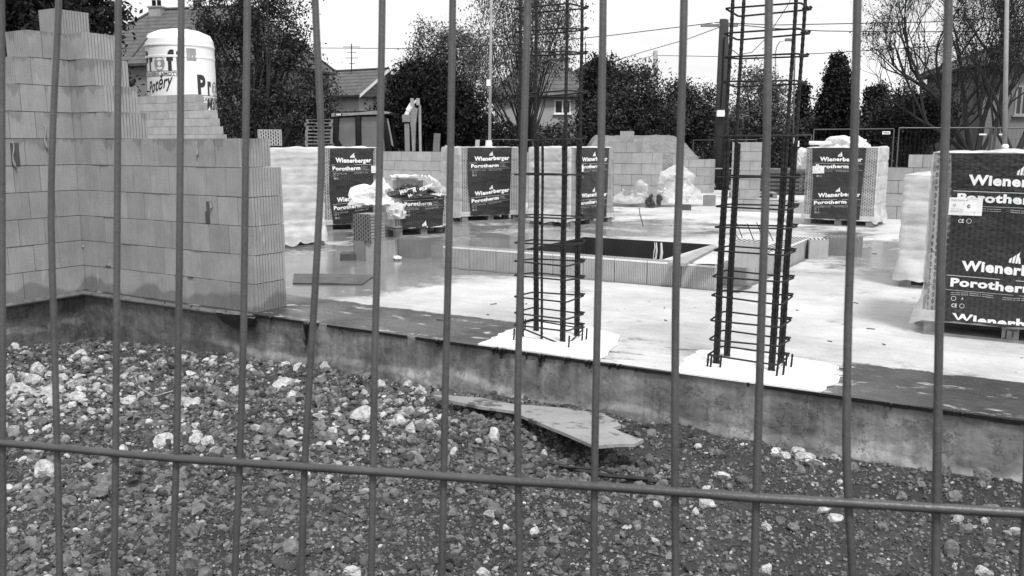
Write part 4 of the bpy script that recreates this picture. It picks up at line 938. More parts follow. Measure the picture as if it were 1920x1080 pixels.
# ================================================================ DIGGER
def digger():
    Y = 35.0; s = Y/1650; X = lambda px: (px-960)*s*1.0; Z = lambda py: hz(py, Y)+.42
    t = thing('backhoe_digger', (X(690), Y, -.42), .0, 'backhoe digger with glazed cab and raised arm behind the far low wall', 'digger'); x0 = X(690)
    def lx(px): return X(px)-x0
    zr = Z(212); zc = Z(285)
    pil = MB(); D = 1.6
    for px0, px1 in ((634, 640), (641, 641),):
        pass
    for y in (-.02, D):
        pil.tube([(lx(637), y, zr-.08), (lx(634), y, Z(262)), (lx(642), y, Z(278)), (lx(645), y, .9)], .12, 8)
        pil.tube([(lx(677), y, zr-.08), (lx(676), y, .9)], .12, 8)
        pil.tube([(lx(722), y, zr-.02), (lx(728), y, Z(250)), (lx(738), y, .9)], .12, 8)
        pil.tube([(lx(634), y, zr-.07), (lx(722), y, zr+.0)], .12, 8); pil.tube([(lx(645), y, .95), (lx(738), y, .95)], .12, 8)
    for q in ((lx(637), zr-.08), (lx(722), zr-.02)): pil.tube([(q[0], -.02, q[1]), (q[0], D, q[1])], .06, 6)
    pil.build('cab_frame', M['black'], t, smooth=True)
    g = MB()
    for y in (.0, D-.03):
        for p0, p1 in ((638, 676), (677, 724)):
            g = MB(); g.box(lx(p0), lx(p1), y, y+.012, 1.0, zr-.08); g.build('cab_glass', M['glasscab'], t)
    rf = MB(); P = [(lx(629), Z(219)), (lx(629), Z(212.5)), (lx(680), Z(211)), (lx(705), Z(208)), (lx(722), Z(208)), (lx(738), Z(210.5)), (lx(735), Z(213)), (lx(720), Z(214.5)), (lx(680), Z(215.5))]
    m = len(P); rf.add([(p[0], -.15, p[1]) for p in P]+[(p[0], D+.15, p[1]) for p in P], [(i, (i+1) % m, m+(i+1) % m, m+i) for i in range(m)]+[tuple(range(m-1, -1, -1)), tuple(range(m, 2*m))]); roof = rf.build('cab_roof', M['mach'], t)
    n = MB(); n.box(lx(635.5), lx(649), -.165, -.152, Z(217), Z(213.3)); bd = n.build('number_plate', M['black'], roof)
    n = MB(); put_text(n, '428E', lx(637.5), Z(216.4), .19, .055, lambda x, z: (x, -.168, z), .05); n.build('plate_lettering', M['print'], bd)
    v = MB(); v.box(lx(722), lx(731), -.02, .02, Z(252), Z(222)); v.add([(lx(722), .0, Z(222)), (lx(732), .0, Z(222)), (lx(741), .0, Z(275)), (lx(735), .0, Z(270)), (lx(727), .0, Z(245))], [(0, 1, 2, 3, 4)]); v.build('side_panel', M['mach'], t)
    st = MB(); st.box(lx(655), lx(668), .5, .9, 1.0, Z(255)); st.box(lx(655), lx(676), .45, .95, 1.0, 1.6); st.build('seat', M['black'], t)
    bo = MB(); bo.box(lx(590), lx(745), .1, D-.1, .55, 1.0); bo.box(lx(560), lx(632), .25, D-.25, .7, 1.75); bo.build('body', M['mach'], t)
    for px, r in ((600, .5), (715, .75)):
        for y in (-.12, D-.1):
            w_ = MB(); P = [(lx(px), y, r), (lx(px), y+.35, r)]; w_.tube(P, r, 28); wh = w_.build('wheel', M['black'], t); q = MB(); q.tube([(lx(px), y-.01, r), (lx(px), y+.36, r)], r*.5, 20); q.build('rim', M['mach'], wh)
    a = MB(); a.box(lx(758.5), lx(767.5), .55, .8, .6, Z(231)); a.box(lx(755), lx(770), .5, .85, Z(228), Z(214)); a.tube([(lx(740), .7, .75), (lx(765), .7, .8)], .15, 8); a.build('boom', M['mach'], t)
    a = MB(); a.tube([(lx(762), .6, Z(217)), (lx(768), .6, Z(203))], .10, 10); a.tube([(lx(766), .6, Z(207)), (lx(774), .6, Z(194))], .12, 10); a.tube([(lx(773), .6, Z(196)), (lx(782), .6, Z(187))], .05, 8); a.build('hydraulic_cylinder', M['white'], t)
    a = MB()
    P = [(778, 200), (784, 202), (780, 232), (777, 300), (773, 300), (771, 240), (769, 222), (772, 205)]
    m = len(P); a.add([(lx(p[0]), .5, Z(p[1])) for p in P]+[(lx(p[0]), .75, Z(p[1])) for p in P], [(i, (i+1) % m, m+(i+1) % m, m+i) for i in range(m)]+[tuple(range(m-1, -1, -1)), tuple(range(m, 2*m))]); a.build('dipper_arm', M['mach'], t)
    a = MB(); a.box(lx(784.5), lx(789), .7, .85, .6, Z(196)); a.box(lx(771), lx(777), .45, .55, Z(196), Z(183)); a.box(lx(782), lx(788), .45, .6, Z(196), Z(183)); a.build('linkage', M['conc'], t)
digger()
# ================================================================ FAR FENCE, POLES, CABLES
def fence_panel(p0, p1, h, label, grp):
    d = (p1-p0); ln = d.length; rz = math.atan2(d.y, d.x); t = thing('site_fence_panel', p0, rz, label, 'fence', grp)
    f = MB(); f.tube([(0, 0, .1), (0, 0, h)], .021, 6); f.tube([(ln-.05, 0, .1), (ln-.05, 0, h)], .021, 6); f.tube([(0, 0, h), (ln-.05, 0, h)], .021, 6); f.tube([(0, 0, .25), (ln-.05, 0, .25)], .018, 6); f.build('frame', M['steeld'], t)
    m = MB(); k = .1
    while k < ln-.06: m.tube([(k, 0, .25), (k, 0, h)], .003, 3, cap=False); k += .13
    for q in range(8): m.tube([(0, 0, .4+q*(h-.5)/8), (ln-.05, 0, .4+q*(h-.5)/8)], .003, 3, cap=False)
    m.build('wire_infill', M['rebar'], t)
    b = MB(); b.box(-.3, .3, -.11, .11, 0.0, .13); b.build('foot', M['conc'], t); return t
def fence_row(pxs, pys, Ys, label, grp, z0=-.42):
    P = []
    for px, py, Y in zip(pxs, pys, Ys): P.append(V(px, py, Y))
    for a, b in zip(P[:-1], P[1:]):
        n = max(1, round((Vector((b.x-a.x, b.y-a.y, 0))).length/3.5))
        for k in range(n):
            q0, q1 = a.lerp(b, k/n), a.lerp(b, (k+1)/n); h = (q0.z+q1.z)/2-z0; q0.z = q1.z = z0; fence_panel(q0, q1, h, label, grp)
fence_row([430, 700, 1000, 1360, 1420], [263.5, 262.5, 262, 262, 262], [42, 41, 40, 38, 38], 'thin site fence panel before the dark shrubs behind the digger and tarp', 'site fence panels behind the digger and tarp')
fence_row([1300, 1400, 1524], [266, 259, 248], [34, 32, 29], 'site fence panel behind the narrow pale pier', 'site fence panels behind the narrow pale pier')
fence_row([1526, 1680], [246.5, 237.5], [29, 27.5], 'site fence panel rising to the right behind the stack right of the right cage', 'site fence panels behind the stack right of the right cage')
fence_row([1686, 1860, 1868, 2080], [240, 239.5, 240, 240], [27.3, 27, 27, 27], 'site fence panel behind the nearest stack before the bare tree', 'site fence panels before the bare tree')
def sign_on(px, py, w_, h_, Y, label):
    mb = MB(); mb.box(-w_/2, w_/2, 0, .02, -h_/2, h_/2); p = V(px, py, Y-.12); o = mb.build('fence_sign', M['paper'], None, p, .02); tag(o, label, 'sign')
sign_on(1662, 249, .24, .09, 27.4, 'small white lettered plate hung on the site fence'); l = MB(); put_text(l, 'HERAS', -.09, -.02, .18, .04, lambda x, z: (x, -.004, z), .03); l.build('plate_lettering', M['ink'], [o for o in col.objects if o.name.startswith('fence_sign')][0])
sign_on(1843, 252, .22, .045, 27, 'blank white strip on the site fence, left of the tall light pole'); sign_on(1879, 252, .19, .045, 27, 'blank white strip on the site fence, at the tall light pole')
def pole(px0, py0, px1, py1, Y, r0, r1, name, label, mat='steel', z0=-.42, ext=0, extra=None):
    b, t_ = V(px0, py0, Y), V(px1, py1, Y); d = (t_-b); k = (z0-b.z)/d.z; base = b+d*k; t_ = t_+d.normalized()*ext
    t = thing(name, base, 0, label, 'pole'); m = MB(); m.tube([(0, 0, 0), (t_-base)[:]], [r0, r1], 10); m.build('pole_shaft', M[mat], t, smooth=True)
    if extra: extra(t, t_-base)
    return t, t_
def cap1(t, top):
    m = MB(); m.tube([(0, 0, 1.72), (0, 0, 2.0)], [.14, .11], 10); m.build('white_collar', M['white'], t); m = MB(); k = 3.9; m.box(-.07, .07, -.12, -.02, k, k+.22); m.build('junction_box', M['white'], t)
pole(918, 272, 921, 0, 32, .06, .045, 'light_pole', 'thin pale pole in front of the drooping tree left of the left rebar cage', 'conc', ext=2.5, extra=cap1)
pole(1884, 270, 1888, 0, 26.5, .075, .05, 'light_pole', 'tall pale mast before the bare trees at the right edge', 'conc', ext=2.5, extra=None)
pole(1487, 262, 1492, 0, 34, .035, .03, 'light_pole', 'slim pale pole seen through the right rebar cage', 'steel', ext=1.5)
def up_extra(t, top):
    for dx in (.28,):
        m = MB(); m.tube([(dx, .02, 0), (top.x+.06, top.y, top.z-.02)], [.17, .12], 10); m.build('second_shaft', M['bark'], t, smooth=True)
    m = MB(); zz = top.z-.25; m.box(top.x-.75, top.x+.5, -.05, .05, zz, zz+.09); m.build('crossarm', M['steel'], t)
    m = MB(); m.box(-.14, .14, -.32, -.18, hz(219, 31)+.42, hz(207, 31)+.42); m.build('meter_box', M['white'], t)
    m = MB(); m.tube([(.0, -.2, hz(212, 31)+.42), (.03, -.19, 4), (top.x+.02, -.17, top.z-.6)], .02, 5); m.build('riser_cable', M['black'], t)
up, ut = pole(1347, 262, 1356, 36, 31, .17, .12, 'utility_pole', 'thick dark double utility pole left of the right rebar cage with a white box', 'bark', extra=up_extra)
pole(1229, 230, 1229, 95, 52, .16, .13, 'utility_pole', 'distant grey concrete pole above the shrubs between the rebar cages', 'conc')
def lamp(t, top):
    m = MB(); m.tube([top[:], (top.x+.05, top.y, top.z+.4), (top.x+.25, top.y, top.z+.75), (top.x+.75, top.y, top.z+.85)], .035, 6); m.build('lamp_arm', M['steel'], t); m = MB(); m.box(top.x+.6, top.x+1.25, top.y-.13, top.y+.13, top.z+.78, top.z+.95); m.build('lamp_head', M['steel'], t)
pole(1454, 240, 1454, 100, 60, .07, .05, 'street_lamp', 'distant street lamp seen between the bars of the right rebar cage', 'steel', extra=lamp)
def cable(pts, label):
    P = [V(*q) for q in pts]; full = []
    for a, b in zip(P[:-1], P[1:]):
        for k in range(9): q = a.lerp(b, k/8); full.append(q+Vector((0, 0, -.0)))
    m = MB(); m.tube(full, .014, 4); o = m.build('overhead_cable', M['black']); tag(o, label, 'cable', None)
cable([(470, 88, 48), (600, 90, 44), (770, 91, 40), (960, 84, 37), (1140, 67, 34), (1336, 43, 31.3)], 'overhead cable from the left trees up to the cross arm of the double pole')
cable([(1000, 190, 60), (1100, 132, 50), (1200, 99, 42), (1290, 73, 36), (1349, 51, 31.2)], 'overhead cable rising steeply from the far houses to the double pole')
cable([(1340, 42, 31.2), (1450, 47, 31), (1600, 44, 30.5), (1750, 41, 30), (1940, 29, 29)], 'upper overhead cable running right from the double pole')
cable([(1365, 45, 31.2), (1450, 53, 31), (1540, 58, 30.5), (1700, 60, 30), (1940, 57, 29)], 'second overhead cable running right below the upper one')
cable([(1231, 104, 52), (1345, 106, 40), (1440, 104, 36), (1540, 100, 34), (1800, 84, 30), (1940, 74, 28)], 'lowest overhead cable from the distant concrete pole to the right')
cable([(1225, 104, 52), (1190, 114, 60), (1120, 130, 70)], 'short overhead cable descending left of the distant concrete pole')
cable([(1357, 52, 31.2), (1362, 85, 31.2), (1385, 103, 30.9), (1410, 98, 30.6), (1438, 70, 30.2), (1480, 5, 29.6), (1484, -10, 29.5)], 'slack cable looping from the double pole up through the right rebar cage')
# bits behind the low wall
for px, py0, py1, wd, lab, mt in ((812, 280, 250, 12, 'tilted translucent sheet standing behind the far low wall', 'glasscab'), (888, 276, 262, 8, 'small tilted pale board behind the far low wall left of the thin pole', 'conc'), (831, 281, 272, 9, 'small dusty box top behind the far low wall', 'conc')):
    Y = 27; a = V(px-wd/2, py0, Y); b = V(px+wd/2, py1, Y); mb = MB(); tl = .12
    mb.add([(a.x, Y, 0), (b.x, Y, 0), (b.x+tl, Y+.1, b.z), (a.x+tl, Y+.1, b.z), (a.x, Y+.03, 0), (b.x, Y+.03, 0), (b.x+tl, Y+.13, b.z), (a.x+tl, Y+.13, b.z)], [(0, 1, 2, 3), (7, 6, 5, 4), (0, 3, 7, 4), (1, 5, 6, 2), (3, 2, 6, 7)]); o = mb.build('leaning_panel', M[mt]); tag(o, lab, 'panel')
for px, lab in ((1460, 'left'), (1472, 'middle'), (1486, 'right')):
    pass
mb = MB(); Y = 30; 
for x0_, x1_, y0_, y1_ in ((1474, 1479, 285, 252), (1487, 1492, 288, 258), (1491, 1499, 275, 264), (1469, 1474, 284, 276)):
    a, b = V(x0_, y0_, Y), V(x1_, y1_, Y); mb.box(a.x, b.x, Y, Y+.05, a.z if y0_ < 280 else 0, b.z)
o = mb.build('white_sign_frame', M['white']); tag(o, 'white posts and plates of a small sign frame behind the right rebar cage', 'sign')
cp = MB(); cp.tube([(0, 0, 0), (0, 0, .16), (0, 0, .2)], [.10, .095, .05], 12); cq = V(1884, 283, 26.2); cp.tube([(0, 0, -(cq.z+.42)), (0, 0, 0)], .10, 10)
o = cp.build('post_cap', M['white'], None, cq, 0, smooth=True); tag(o, 'white rounded collar post at the foot of the tall pale mast', 'post')
# ================================================================ HOUSES
def house(name, label, cx, Y, rz, w_, d_, eave, ridge, hip=0.0, wallm='render', wins=(), chims=(), z0=-.42, over=.35, verge=False):
    t = thing(name, (cx, Y, z0), rz, label, 'house'); eave -= z0; ridge -= z0
    b = MB(); hx, hy = w_/2, d_/2; b.box(-hx, hx, -hy, hy, 0, eave-.02)
    if hip == 0: b.add([(-hx, -hy, eave-.02), (-hx, hy, eave-.02), (-hx, 0, ridge-.12), (hx, -hy, eave-.02), (hx, hy, eave-.02), (hx, 0, ridge-.12)], [(0, 2, 1), (3, 4, 5)])
    wl = b.build('wall', M[wallm], t)
    r = MB(); o = over; e = eave-.1; q = hip; hx2, hy2 = hx+o, hy+o
    vs = [(-hx2, -hy2, e), (hx2, -hy2, e), (hx2, hy2, e), (-hx2, hy2, e), (-hx2+q, 0, ridge), (hx2-q, 0, ridge)]
    vs += [(x, y, z-.12) for x, y, z in vs]
    r.add(vs, [(0, 1, 5, 4), (2, 3, 4, 5), (1, 2, 5), (3, 0, 4), (6, 10, 11, 7), (8, 11, 10, 9), (0, 6, 7, 1), (2, 8, 9, 3), (1, 7, 8, 2), (3, 9, 6, 0)]); rf = r.build('roof', M['rooft'], t)
    rd = MB(); rd.tube([(-hx2+q, 0, ridge+.02), (hx2-q, 0, ridge+.02)], .09, 6)
    if q: 
        for sx, sy in ((-1, -1), (1, -1), (1, 1), (-1, 1)): rd.tube([(sx*hx2, sy*hy2, e+.03), (sx*(hx2-q), 0, ridge+.03)], .08, 6)
    rd.build('ridge_tiles', M['rooft'], rf)
    if verge:
        v = MB()
        for sx in (-1, 1):
            for sy in (-1, 1):
                v.add([(sx*(hx2+.02), sy*hy2, e), (sx*(hx2+.02), sy*hy2, e-.2), (sx*(hx2+.02), 0, ridge-.18), (sx*(hx2+.02), 0, ridge+.03)], [(0, 1, 2, 3)])
                v.add([(sx*(hx2+.02)-sx*.05, sy*hy2, e), (sx*(hx2+.02)-sx*.05, sy*hy2, e-.2), (sx*(hx2+.02)-sx*.05, 0, ridge-.18), (sx*(hx2+.02)-sx*.05, 0, ridge+.03)], [(0, 1, 2, 3)])
        v.build('verge_board', M['white'], t)
    wf = 'white' if wallm == 'render' else 'conc'
    for x, z, ww, hh in wins:
        f = MB(); z -= z0; y = -hy-.03
        f.box(x-ww/2, x+ww/2, y, -hy+.001, z, z+.07); f.box(x-ww/2, x+ww/2, y, -hy+.001, z+hh-.07, z+hh); f.box(x-ww/2, x-ww/2+.07, y, -hy+.001, z+.07, z+hh-.07); f.box(x+ww/2-.07, x+ww/2, y, -hy+.001, z+.07, z+hh-.07); f.box(x-.04, x+.04, y, -hy+.001, z+.07, z+hh-.07)
        fo = f.build('window', M[wf], t); g = MB(); g.box(x-ww/2+.07, x-.04, -hy-.008, -hy+.001, z+.07, z+hh-.07); g.box(x+.04, x+ww/2-.07, -hy-.008, -hy+.001, z+.07, z+hh-.07); g.build('pane', M['glassd'], fo)
        s = MB(); s.box(x-ww/2-.08, x+ww/2+.08, -hy-.12, -hy+.001, z-.06, z-.002); s.build('sill', M[wf], fo)
    for x, y, hh, ww in chims:
        c = MB(); c.box(x-ww/2, x+ww/2, y-.25, y+.25, ridge-1.2, ridge+hh); c.box(x-ww/2-.05, x+ww/2+.05, y-.3, y+.3, ridge+hh, ridge+hh+.08); ch = c.build('chimney', M['conc'], rf)
        p = MB()
        for dx in (-.22, .22): p.tube([(x+dx*ww, y, ridge+hh+.08), (x+dx*ww, y, ridge+hh+.4)], .11, 8); p.tube([(x+dx*ww, y, ridge+hh+.44), (x+dx*ww, y, ridge+hh+.52)], .15, 8)
        p.build('chimney_pot', M['black'], ch)
    return t
def antenna(px, py0, py1, Y, label):
    a, b = V(px, py0, Y), V(px, py1, Y); m = MB(); m.tube([a, b], .035, 5)
    for k in range(4):
        z = b.z-.2-k*.35; l = (.55, .3, .4, .2)[k]; m.tube([(b.x-l, Y, z), (b.x+l, Y, z)], .018, 4)
    o = m.build('roof_antenna', M['rebar']); tag(o, label, 'antenna')
Y = 48; house('brick_house', 'dark house with wide tiled hip roof and two chimneys behind the silo', V(345, 100, Y).x, Y+3, -.25, 11.5, 8, hz(118, Y), hz(20, Y+4), 3.2, 'renderd', chims=((-2.6, -.3, .05, .75), (-.2, .0, -.1, .6)))
Y = 58; house('gable_house', 'small tiled gable house with white verge between the left trees', V(640, 150, Y).x, Y+2, -.5, 6.2, 5.5, hz(178, Y), hz(133, Y+2), 0, 'render', verge=True)
Y = 52; house('villa_house', 'pale house with hip roof and small window behind the left rebar cage', V(1030, 150, Y).x-.4, Y+2, .06, 5.4, 5, hz(176, Y), hz(118, Y+2.5), 1.9, 'render', wins=((1.0, hz(214, Y), .95, .8),), chims=((1.0, -.3, .1, 1.0), (-.2, .4, -.1, .8)))
Y = 80; house('far_gable_house', 'distant white gable house peak above the dark yew', V(1128, 130, Y).x, Y, 1.35, 7, 5.2, hz(150, Y), hz(114, Y), 0, 'render')
Y = 36; house('large_house', 'large grey house hidden behind the bare trees at the right edge', V(1960, 150, Y).x+2.6, Y+4, -.12, 8.2, 7, hz(110, Y), hz(78, Y+4), 2.5, 'renderd', wins=((-2.6, hz(215, Y), .5, 1.2), (-1.7, hz(215, Y), .5, 1.2)))
antenna(659, 135, 82, 59, 'thin television antenna on the small gable house'); antenna(1098, 130, 78, 70, 'tall television antenna beside the distant white gable')
mb = MB()
# ================================================================ TREES
def leafmesh(name, pts, size, mat, parent, seed, squash=1.0, droop=0.0):
    r = np.random.RandomState(seed); pts = np.repeat(pts, 2, 0)+r.normal(size=(len(pts)*2, 3))*size*.9; size = size*.62; n = len(pts); u = r.normal(size=(n, 3)); u /= np.linalg.norm(u, axis=1)[:, None]
    w_ = r.normal(size=(n, 3)); w_ -= (w_*u).sum(1)[:, None]*u; w_ /= np.linalg.norm(w_, axis=1)[:, None]
    if droop: w_[:, 2] -= droop; w_ /= np.linalg.norm(w_, axis=1)[:, None]
    s = size*r.uniform(.55, 1.3, n)[:, None]; a, b = w_*s, u*s*.5
    Vv = np.stack([pts-a, pts-b*.9, pts+a, pts+b], 1).reshape(-1, 3); Fq = np.arange(n*4).reshape(-1, 4)
    return npmesh(name, Vv, Fq, 4, M[mat], parent)
def cloud(ells, ncl, per, sd, seed, outer=.5):
    """clusters of points inside ellipsoids (x,y,z,rx,ry,rz)"""
    r = np.random.RandomState(seed); E = np.array(ells, float); vol = E[:, 3]*E[:, 4]*E[:, 5]; k = r.choice(len(E), ncl, p=vol/vol.sum())
    d = r.normal(size=(ncl, 3)); d /= np.linalg.norm(d, axis=1)[:, None]; rad = r.uniform(outer**3, 1, ncl)**(1/3.); c = E[k, :3]+d*rad[:, None]*E[k, 3:]
    m = r.poisson(per, ncl)+3; idx = np.repeat(np.arange(ncl), m); p = c[idx]+r.normal(size=(len(idx), 3))*sd*r.uniform(.5, 1.3, ncl)[idx][:, None]
    p[:, 2] = np.maximum(p[:, 2], .1); return p, c
def limbs(mb, base, targets, r0, seed, fork=.35):
    rn = random.Random(seed)
    for c in targets:
        c = Vector(c); s = base+Vector((0, 0, 1))*(c.z-base.z)*rn.uniform(fork*.3, fork); mid = s.lerp(c, .5)+Vector((rn.uniform(-.3, .3), rn.uniform(-.3, .3), rn.uniform(.1, .5)))
        P = [s, s.lerp(mid, .5)+Vector((0, 0, -.05)), mid, mid.lerp(c, .5)+Vector((rn.uniform(-.1, .1), 0, .1)), c]; mb.tube(P, [r0, r0*.75, r0*.5, r0*.3, r0*.12], 5)
def tree(name, label, px, Y, ells_px, ncl, per, sd, leaf, mat, seed, trunk=.22, cat='tree', group=None, nlimb=24, droop=0, outer=.5):
    """ells_px: (px, py, rx_px, ry_px) crown lobes in photo scale at distance Y"""
    s = Y/1650; x0 = V(px, 270, Y).x; z0 = -.42; t = thing(name, (x0, Y, z0), 0, label, cat, group); E = []
    for ex, ey, rx, ry in ells_px:
        c = V(ex, ey, Y); E.append((c.x-x0, random.Random(ex).uniform(-.25, .25)*rx*s, c.z-z0, rx*s, max(rx, ry*.7)*s*.85, ry*s))
    p, c = cloud(E, ncl, per, sd, seed, outer); leafmesh('crown', p, leaf, mat, t, seed, droop=droop)
    mb = MB(); zt = max(e[2] for e in E); mb.tube([(0, 0, 0), (.05, 0, zt*.3), (-.05, .05, zt*.6), (.1, 0, zt*.95)], [trunk, trunk*.8, trunk*.5, trunk*.15], 8)
    r = np.random.RandomState(seed+1); limbs(mb, Vector((0, 0, 0)), c[r.choice(len(c), min(nlimb, len(c)), False)], trunk*.4, seed); mb.build('trunk', M['bark'], t, smooth=True); return t
tree('spruce_tree', 'huge dark spruce behind the tall corner wall at the left edge', 60, 30, [(60, 60, 150, 110), (0, 150, 120, 120), (140, 40, 85, 70), (190, 150, 50, 90), (60, -60, 130, 80)], 620, 30, .22, .17, 'needle', 1, .3, outer=.3)
tree('broadleaf_tree', 'big dark leafy tree between the silo and the small gable house', 492, 38, [(500, 60, 78, 60), (415, 90, 52, 75), (400, 30, 45, 50), (405, 170, 40, 60), (590, 190, 45, 45), (560, 150, 60, 70), (450, 190, 70, 60), (530, 210, 90, 55), (470, 0, 70, 50), (540, 10, 40, 40)], 520, 26, .22, .12, 'leaf', 2, .32, nlimb=50, outer=.35)
tree('round_conifer', 'dense dark rounded conifer above the digger arm', 800, 40, [(800, 190, 72, 80), (855, 215, 60, 60), (745, 230, 50, 45)], 420, 50, .2, .13, 'needle', 3, .2, outer=.45)
tree('light_tree', 'thin leaved pale tree behind the dense rounded conifer', 840, 46, [(820, 80, 50, 34), (860, 110, 50, 45), (790, 120, 30, 30)], 150, 22, .28, .12, 'leafpale', 4, .14, nlimb=46, outer=.2)
tree('drooping_birch', 'large drooping pale birch behind the left rebar cage', 985, 43, [(940, 40, 70, 75), (1010, 60, 70, 80), (1040, 20, 55, 60), (950, 130, 75, 65), (900, 160, 45, 60), (1050, 100, 40, 45), (985, -40, 70, 50)], 560, 26, .30, .10, 'leafpale', 5, .13, nlimb=60, droop=1.2, outer=.1)
tree('yew_tree', 'narrow dark yew left of the leafy shrubs between the cages', 1112, 38, [(1122, 160, 22, 45), (1114, 200, 24, 55), (1125, 235, 34, 40), (1140, 130, 12, 18)], 240, 50, .17, .12, 'needle', 6, .16, outer=.3)
tree('leafy_bush', 'broad leafy bush between the two rebar cages', 1190, 36, [(1190, 175, 52, 55), (1160, 225, 60, 45), (1220, 230, 60, 45), (1190, 130, 24, 22)], 330, 28, .2, .11, 'leaf', 7, .14, 'bush', nlimb=40, outer=.3)
tree('leafy_bush', 'lower bush just left of the double utility pole', 1280, 38, [(1270, 195, 36, 38), (1300, 230, 45, 40), (1325, 190, 18, 26)], 210, 26, .2, .11, 'leaf', 8, .12, 'bush', nlimb=30, outer=.3)
tree('leafy_tree', 'small light leafy tree seen through the right rebar cage', 1420, 42, [(1415, 150, 38, 32), (1430, 190, 48, 40), (1400, 220, 50, 35), (1460, 210, 30, 40)], 210, 22, .25, .11, 'leafpale', 9, .14, nlimb=46, outer=.15)
def conifer(name, label, px, Y, py_top, half, mat, seed, py_base=262, n=9000, sharp=1.0, leaf=.13):
    s = Y/1650; x0 = V(px, 270, Y).x; t = thing(name, (x0, Y, -.42), 0, label, 'tree'); zt = hz(py_top, Y)+.42; r = np.random.RandomState(seed)
    nb = 260; zz = r.uniform(.02, 1, nb)**.8; an = r.uniform(0, 6.283, nb); R_ = half*s*(1-zz)**(.62*sharp)*r.uniform(.7, 1.08, nb)+.05; idx = r.randint(nb, size=n); f_ = r.uniform(.25, 1, n)**.6
    p = np.stack([np.cos(an[idx])*R_[idx]*f_, np.sin(an[idx])*R_[idx]*f_, zz[idx]*zt*.97+.15+(f_*f_)*.15*R_[idx]], 1)+r.normal(size=(n, 3))*.1
    leafmesh('crown', p, leaf, mat, t, seed); mb = MB(); mb.tube([(0, 0, 0), (0, 0, zt*.97)], [.16, .02], 8)
    for k in range(30): mb.tube([(0, 0, zz[k]*zt*.9), (math.cos(an[k])*R_[k]*.8, math.sin(an[k])*R_[k]*.8, zz[k]*zt*.95+.1)], [.03, .008], 4)
    mb.build('trunk', M['bark'], t)
conifer('conifer_tree', 'broad dark conifer right of the right rebar cage', 1562, 40, 108, 62, 'needle', 10, n=13000, sharp=1.35)
conifer('conifer_tree', 'small pointed conifer between the right cage and the broad conifer', 1500, 46, 162, 24, 'needle', 11, n=3500)
conifer('columnar_cypress', 'narrow dark cypress, right one of two before the bare tree', 1644, 44, 164, 12, 'needle', 12, n=3000, sharp=.25); conifer('columnar_cypress', 'narrow dark cypress, shorter left one of two before the bare tree', 1627, 44, 168, 10, 'needle', 13, n=2500, sharp=.4)
tree('leafy_bush', 'low pale bush at the foot of the bare tree', 1700, 36, [(1700, 210, 55, 38), (1740, 225, 60, 40), (1670, 235, 30, 28)], 260, 34, .22, .11, 'leaf', 14, .1, 'bush', nlimb=40, outer=.2)
def undergrowth():
    r = np.random.RandomState(77); n = 52000; px = r.uniform(-150, 2080, n); Y = r.uniform(42.8, 50, n); x = (px-960)/1650*Y
    top = np.interp(px, [-150, 200, 400, 560, 700, 850, 1000, 1150, 1300, 1400, 1500, 1620, 1700, 1800, 2080], [150, 215, 225, 232, 222, 228, 242, 232, 222, 222, 218, 225, 228, 240, 240])
    top = top+np.array([18*fbm(a*.02, b*.2, 1.3, 3) for a, b in zip(px, Y)])
    ztop = 1.45+(270-top)/1650*Y; z = -.3+(ztop+.3)*r.uniform(0, 1, n)**.75
    o = leafmesh('shrub_undergrowth', np.stack([x, Y, z], 1), .17, 'leaf', None, 78); tag(o, 'dark mass of shrubs behind the site fence all along the back', 'shrubs', kind='stuff')
    r = np.random.RandomState(79); n = 16000; px = r.uniform(-400, 2400, n); Y = r.uniform(62, 85, n); z = -.3+r.uniform(0, 1, n)*np.interp(px, [-400, 600, 1000, 1200, 1640, 1700, 2400], [9, 5, 4.5, 4, 3.2, 4, 5])
    o = leafmesh('far_shrubs', np.stack([(px-960)/1650*Y, Y, z], 1), .38, 'leaf', None, 80); tag(o, 'far off dark band of trees and gardens between the houses', 'shrubs', kind='stuff')
undergrowth()

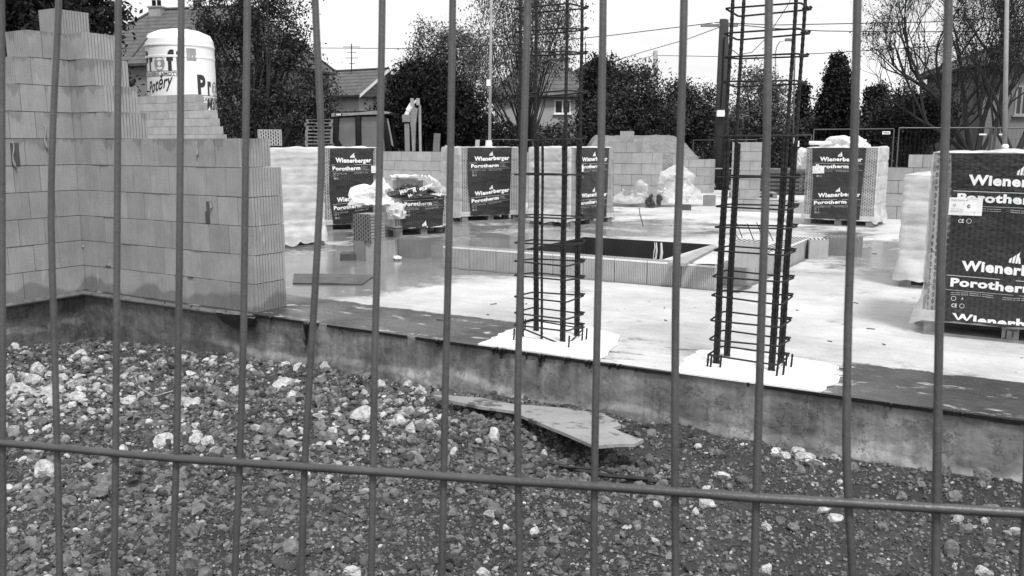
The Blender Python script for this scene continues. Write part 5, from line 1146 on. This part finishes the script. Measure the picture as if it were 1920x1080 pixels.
def bare_tree(name, label, px, Y, h, seed, dirs, r0=.2, depth=7, leafn=0):
    rn = random.Random(seed); x0 = V(px, 270, Y).x; t = thing(name, (x0, Y, -.42), 0, label, 'tree'); mb = MB(); tips = []
    def grow(p, d, ln, r, k):
        n = 4 if k > 2 else 3; P = [p]; q = p; dd = d
        for i in range(n):
            dd = (dd+Vector((rn.uniform(-1, 1), rn.uniform(-1, 1), rn.uniform(-.6, 1)))*(.13 if k > 3 else .22)).normalized(); q = q+dd*ln/n; P.append(q)
        mb.tube(P, [r*(1-.38*i/n) for i in range(n+1)], 6 if k > 4 else 3, cap=False)
        if k <= 0: tips.append(q); return
        m = 3 if rn.random() < .55 else 2
        if k >= depth-1: m = 3
        for j in range(m):
            ax = Vector((rn.uniform(-1, 1), rn.uniform(-1, 1), rn.uniform(-.5, 1))).normalized(); nd_ = (dd*1.0+ax*rn.uniform(.4, .85)+Vector((0, 0, .12))).normalized(); st_ = P[-1] if j < 2 else P[-2]
            grow(st_, nd_, ln*rn.uniform(.62, .86), r*rn.uniform(.5, .68), k-1)
    for i, (d, l, rr2) in enumerate(dirs):
        b = Vector((0, 0, h)); grow(b, Vector(d).normalized(), l, rr2, depth)
    mb.tube([(0, 0, 0), (.02, 0, h*.5), (0, 0, h+.1)], [r0*1.15, r0, r0*.9], 10); mb.build('trunk', M['bark'], t)
    if leafn:
        r = np.random.RandomState(seed); T_ = np.array([q[:] for q in tips]); p = T_[r.randint(len(T_), size=leafn)]+r.normal(size=(leafn, 3))*.12; leafmesh('crown', p, .07, 'leaf', t, seed)
bare_tree('bare_tree', 'big bare tree spreading thin branches at the upper right, leaning left', 1830, 32, 1.2, 21, [((-.62, .1, 1), 2.3, .14), ((-1.0, .1, .75), 2.3, .10), ((-.25, .2, 1), 2.2, .11), ((.15, .1, 1), 2.0, .12), ((.8, -.1, 1), 1.6, .09)], .2, 7, 7000)
bare_tree('bare_tree', 'bare tree standing right of the big one before the large grey house', 1905, 30, 1.3, 33, [((-.45, .1, 1), 1.8, .1), ((.4, .2, 1), 1.9, .11), ((-.9, .1, .9), 1.4, .07), ((.9, 0, .8), 1.4, .07)], .15, 6, 2500)
bare_tree('bare_tree', 'slender bare saplings behind the tall pale mast', 1770, 36, .6, 5, [((-.4, .1, 1), 1.5, .06), ((.1, .2, 1), 1.9, .07), ((.5, .1, .9), 1.3, .05)], .09, 6, 2500)
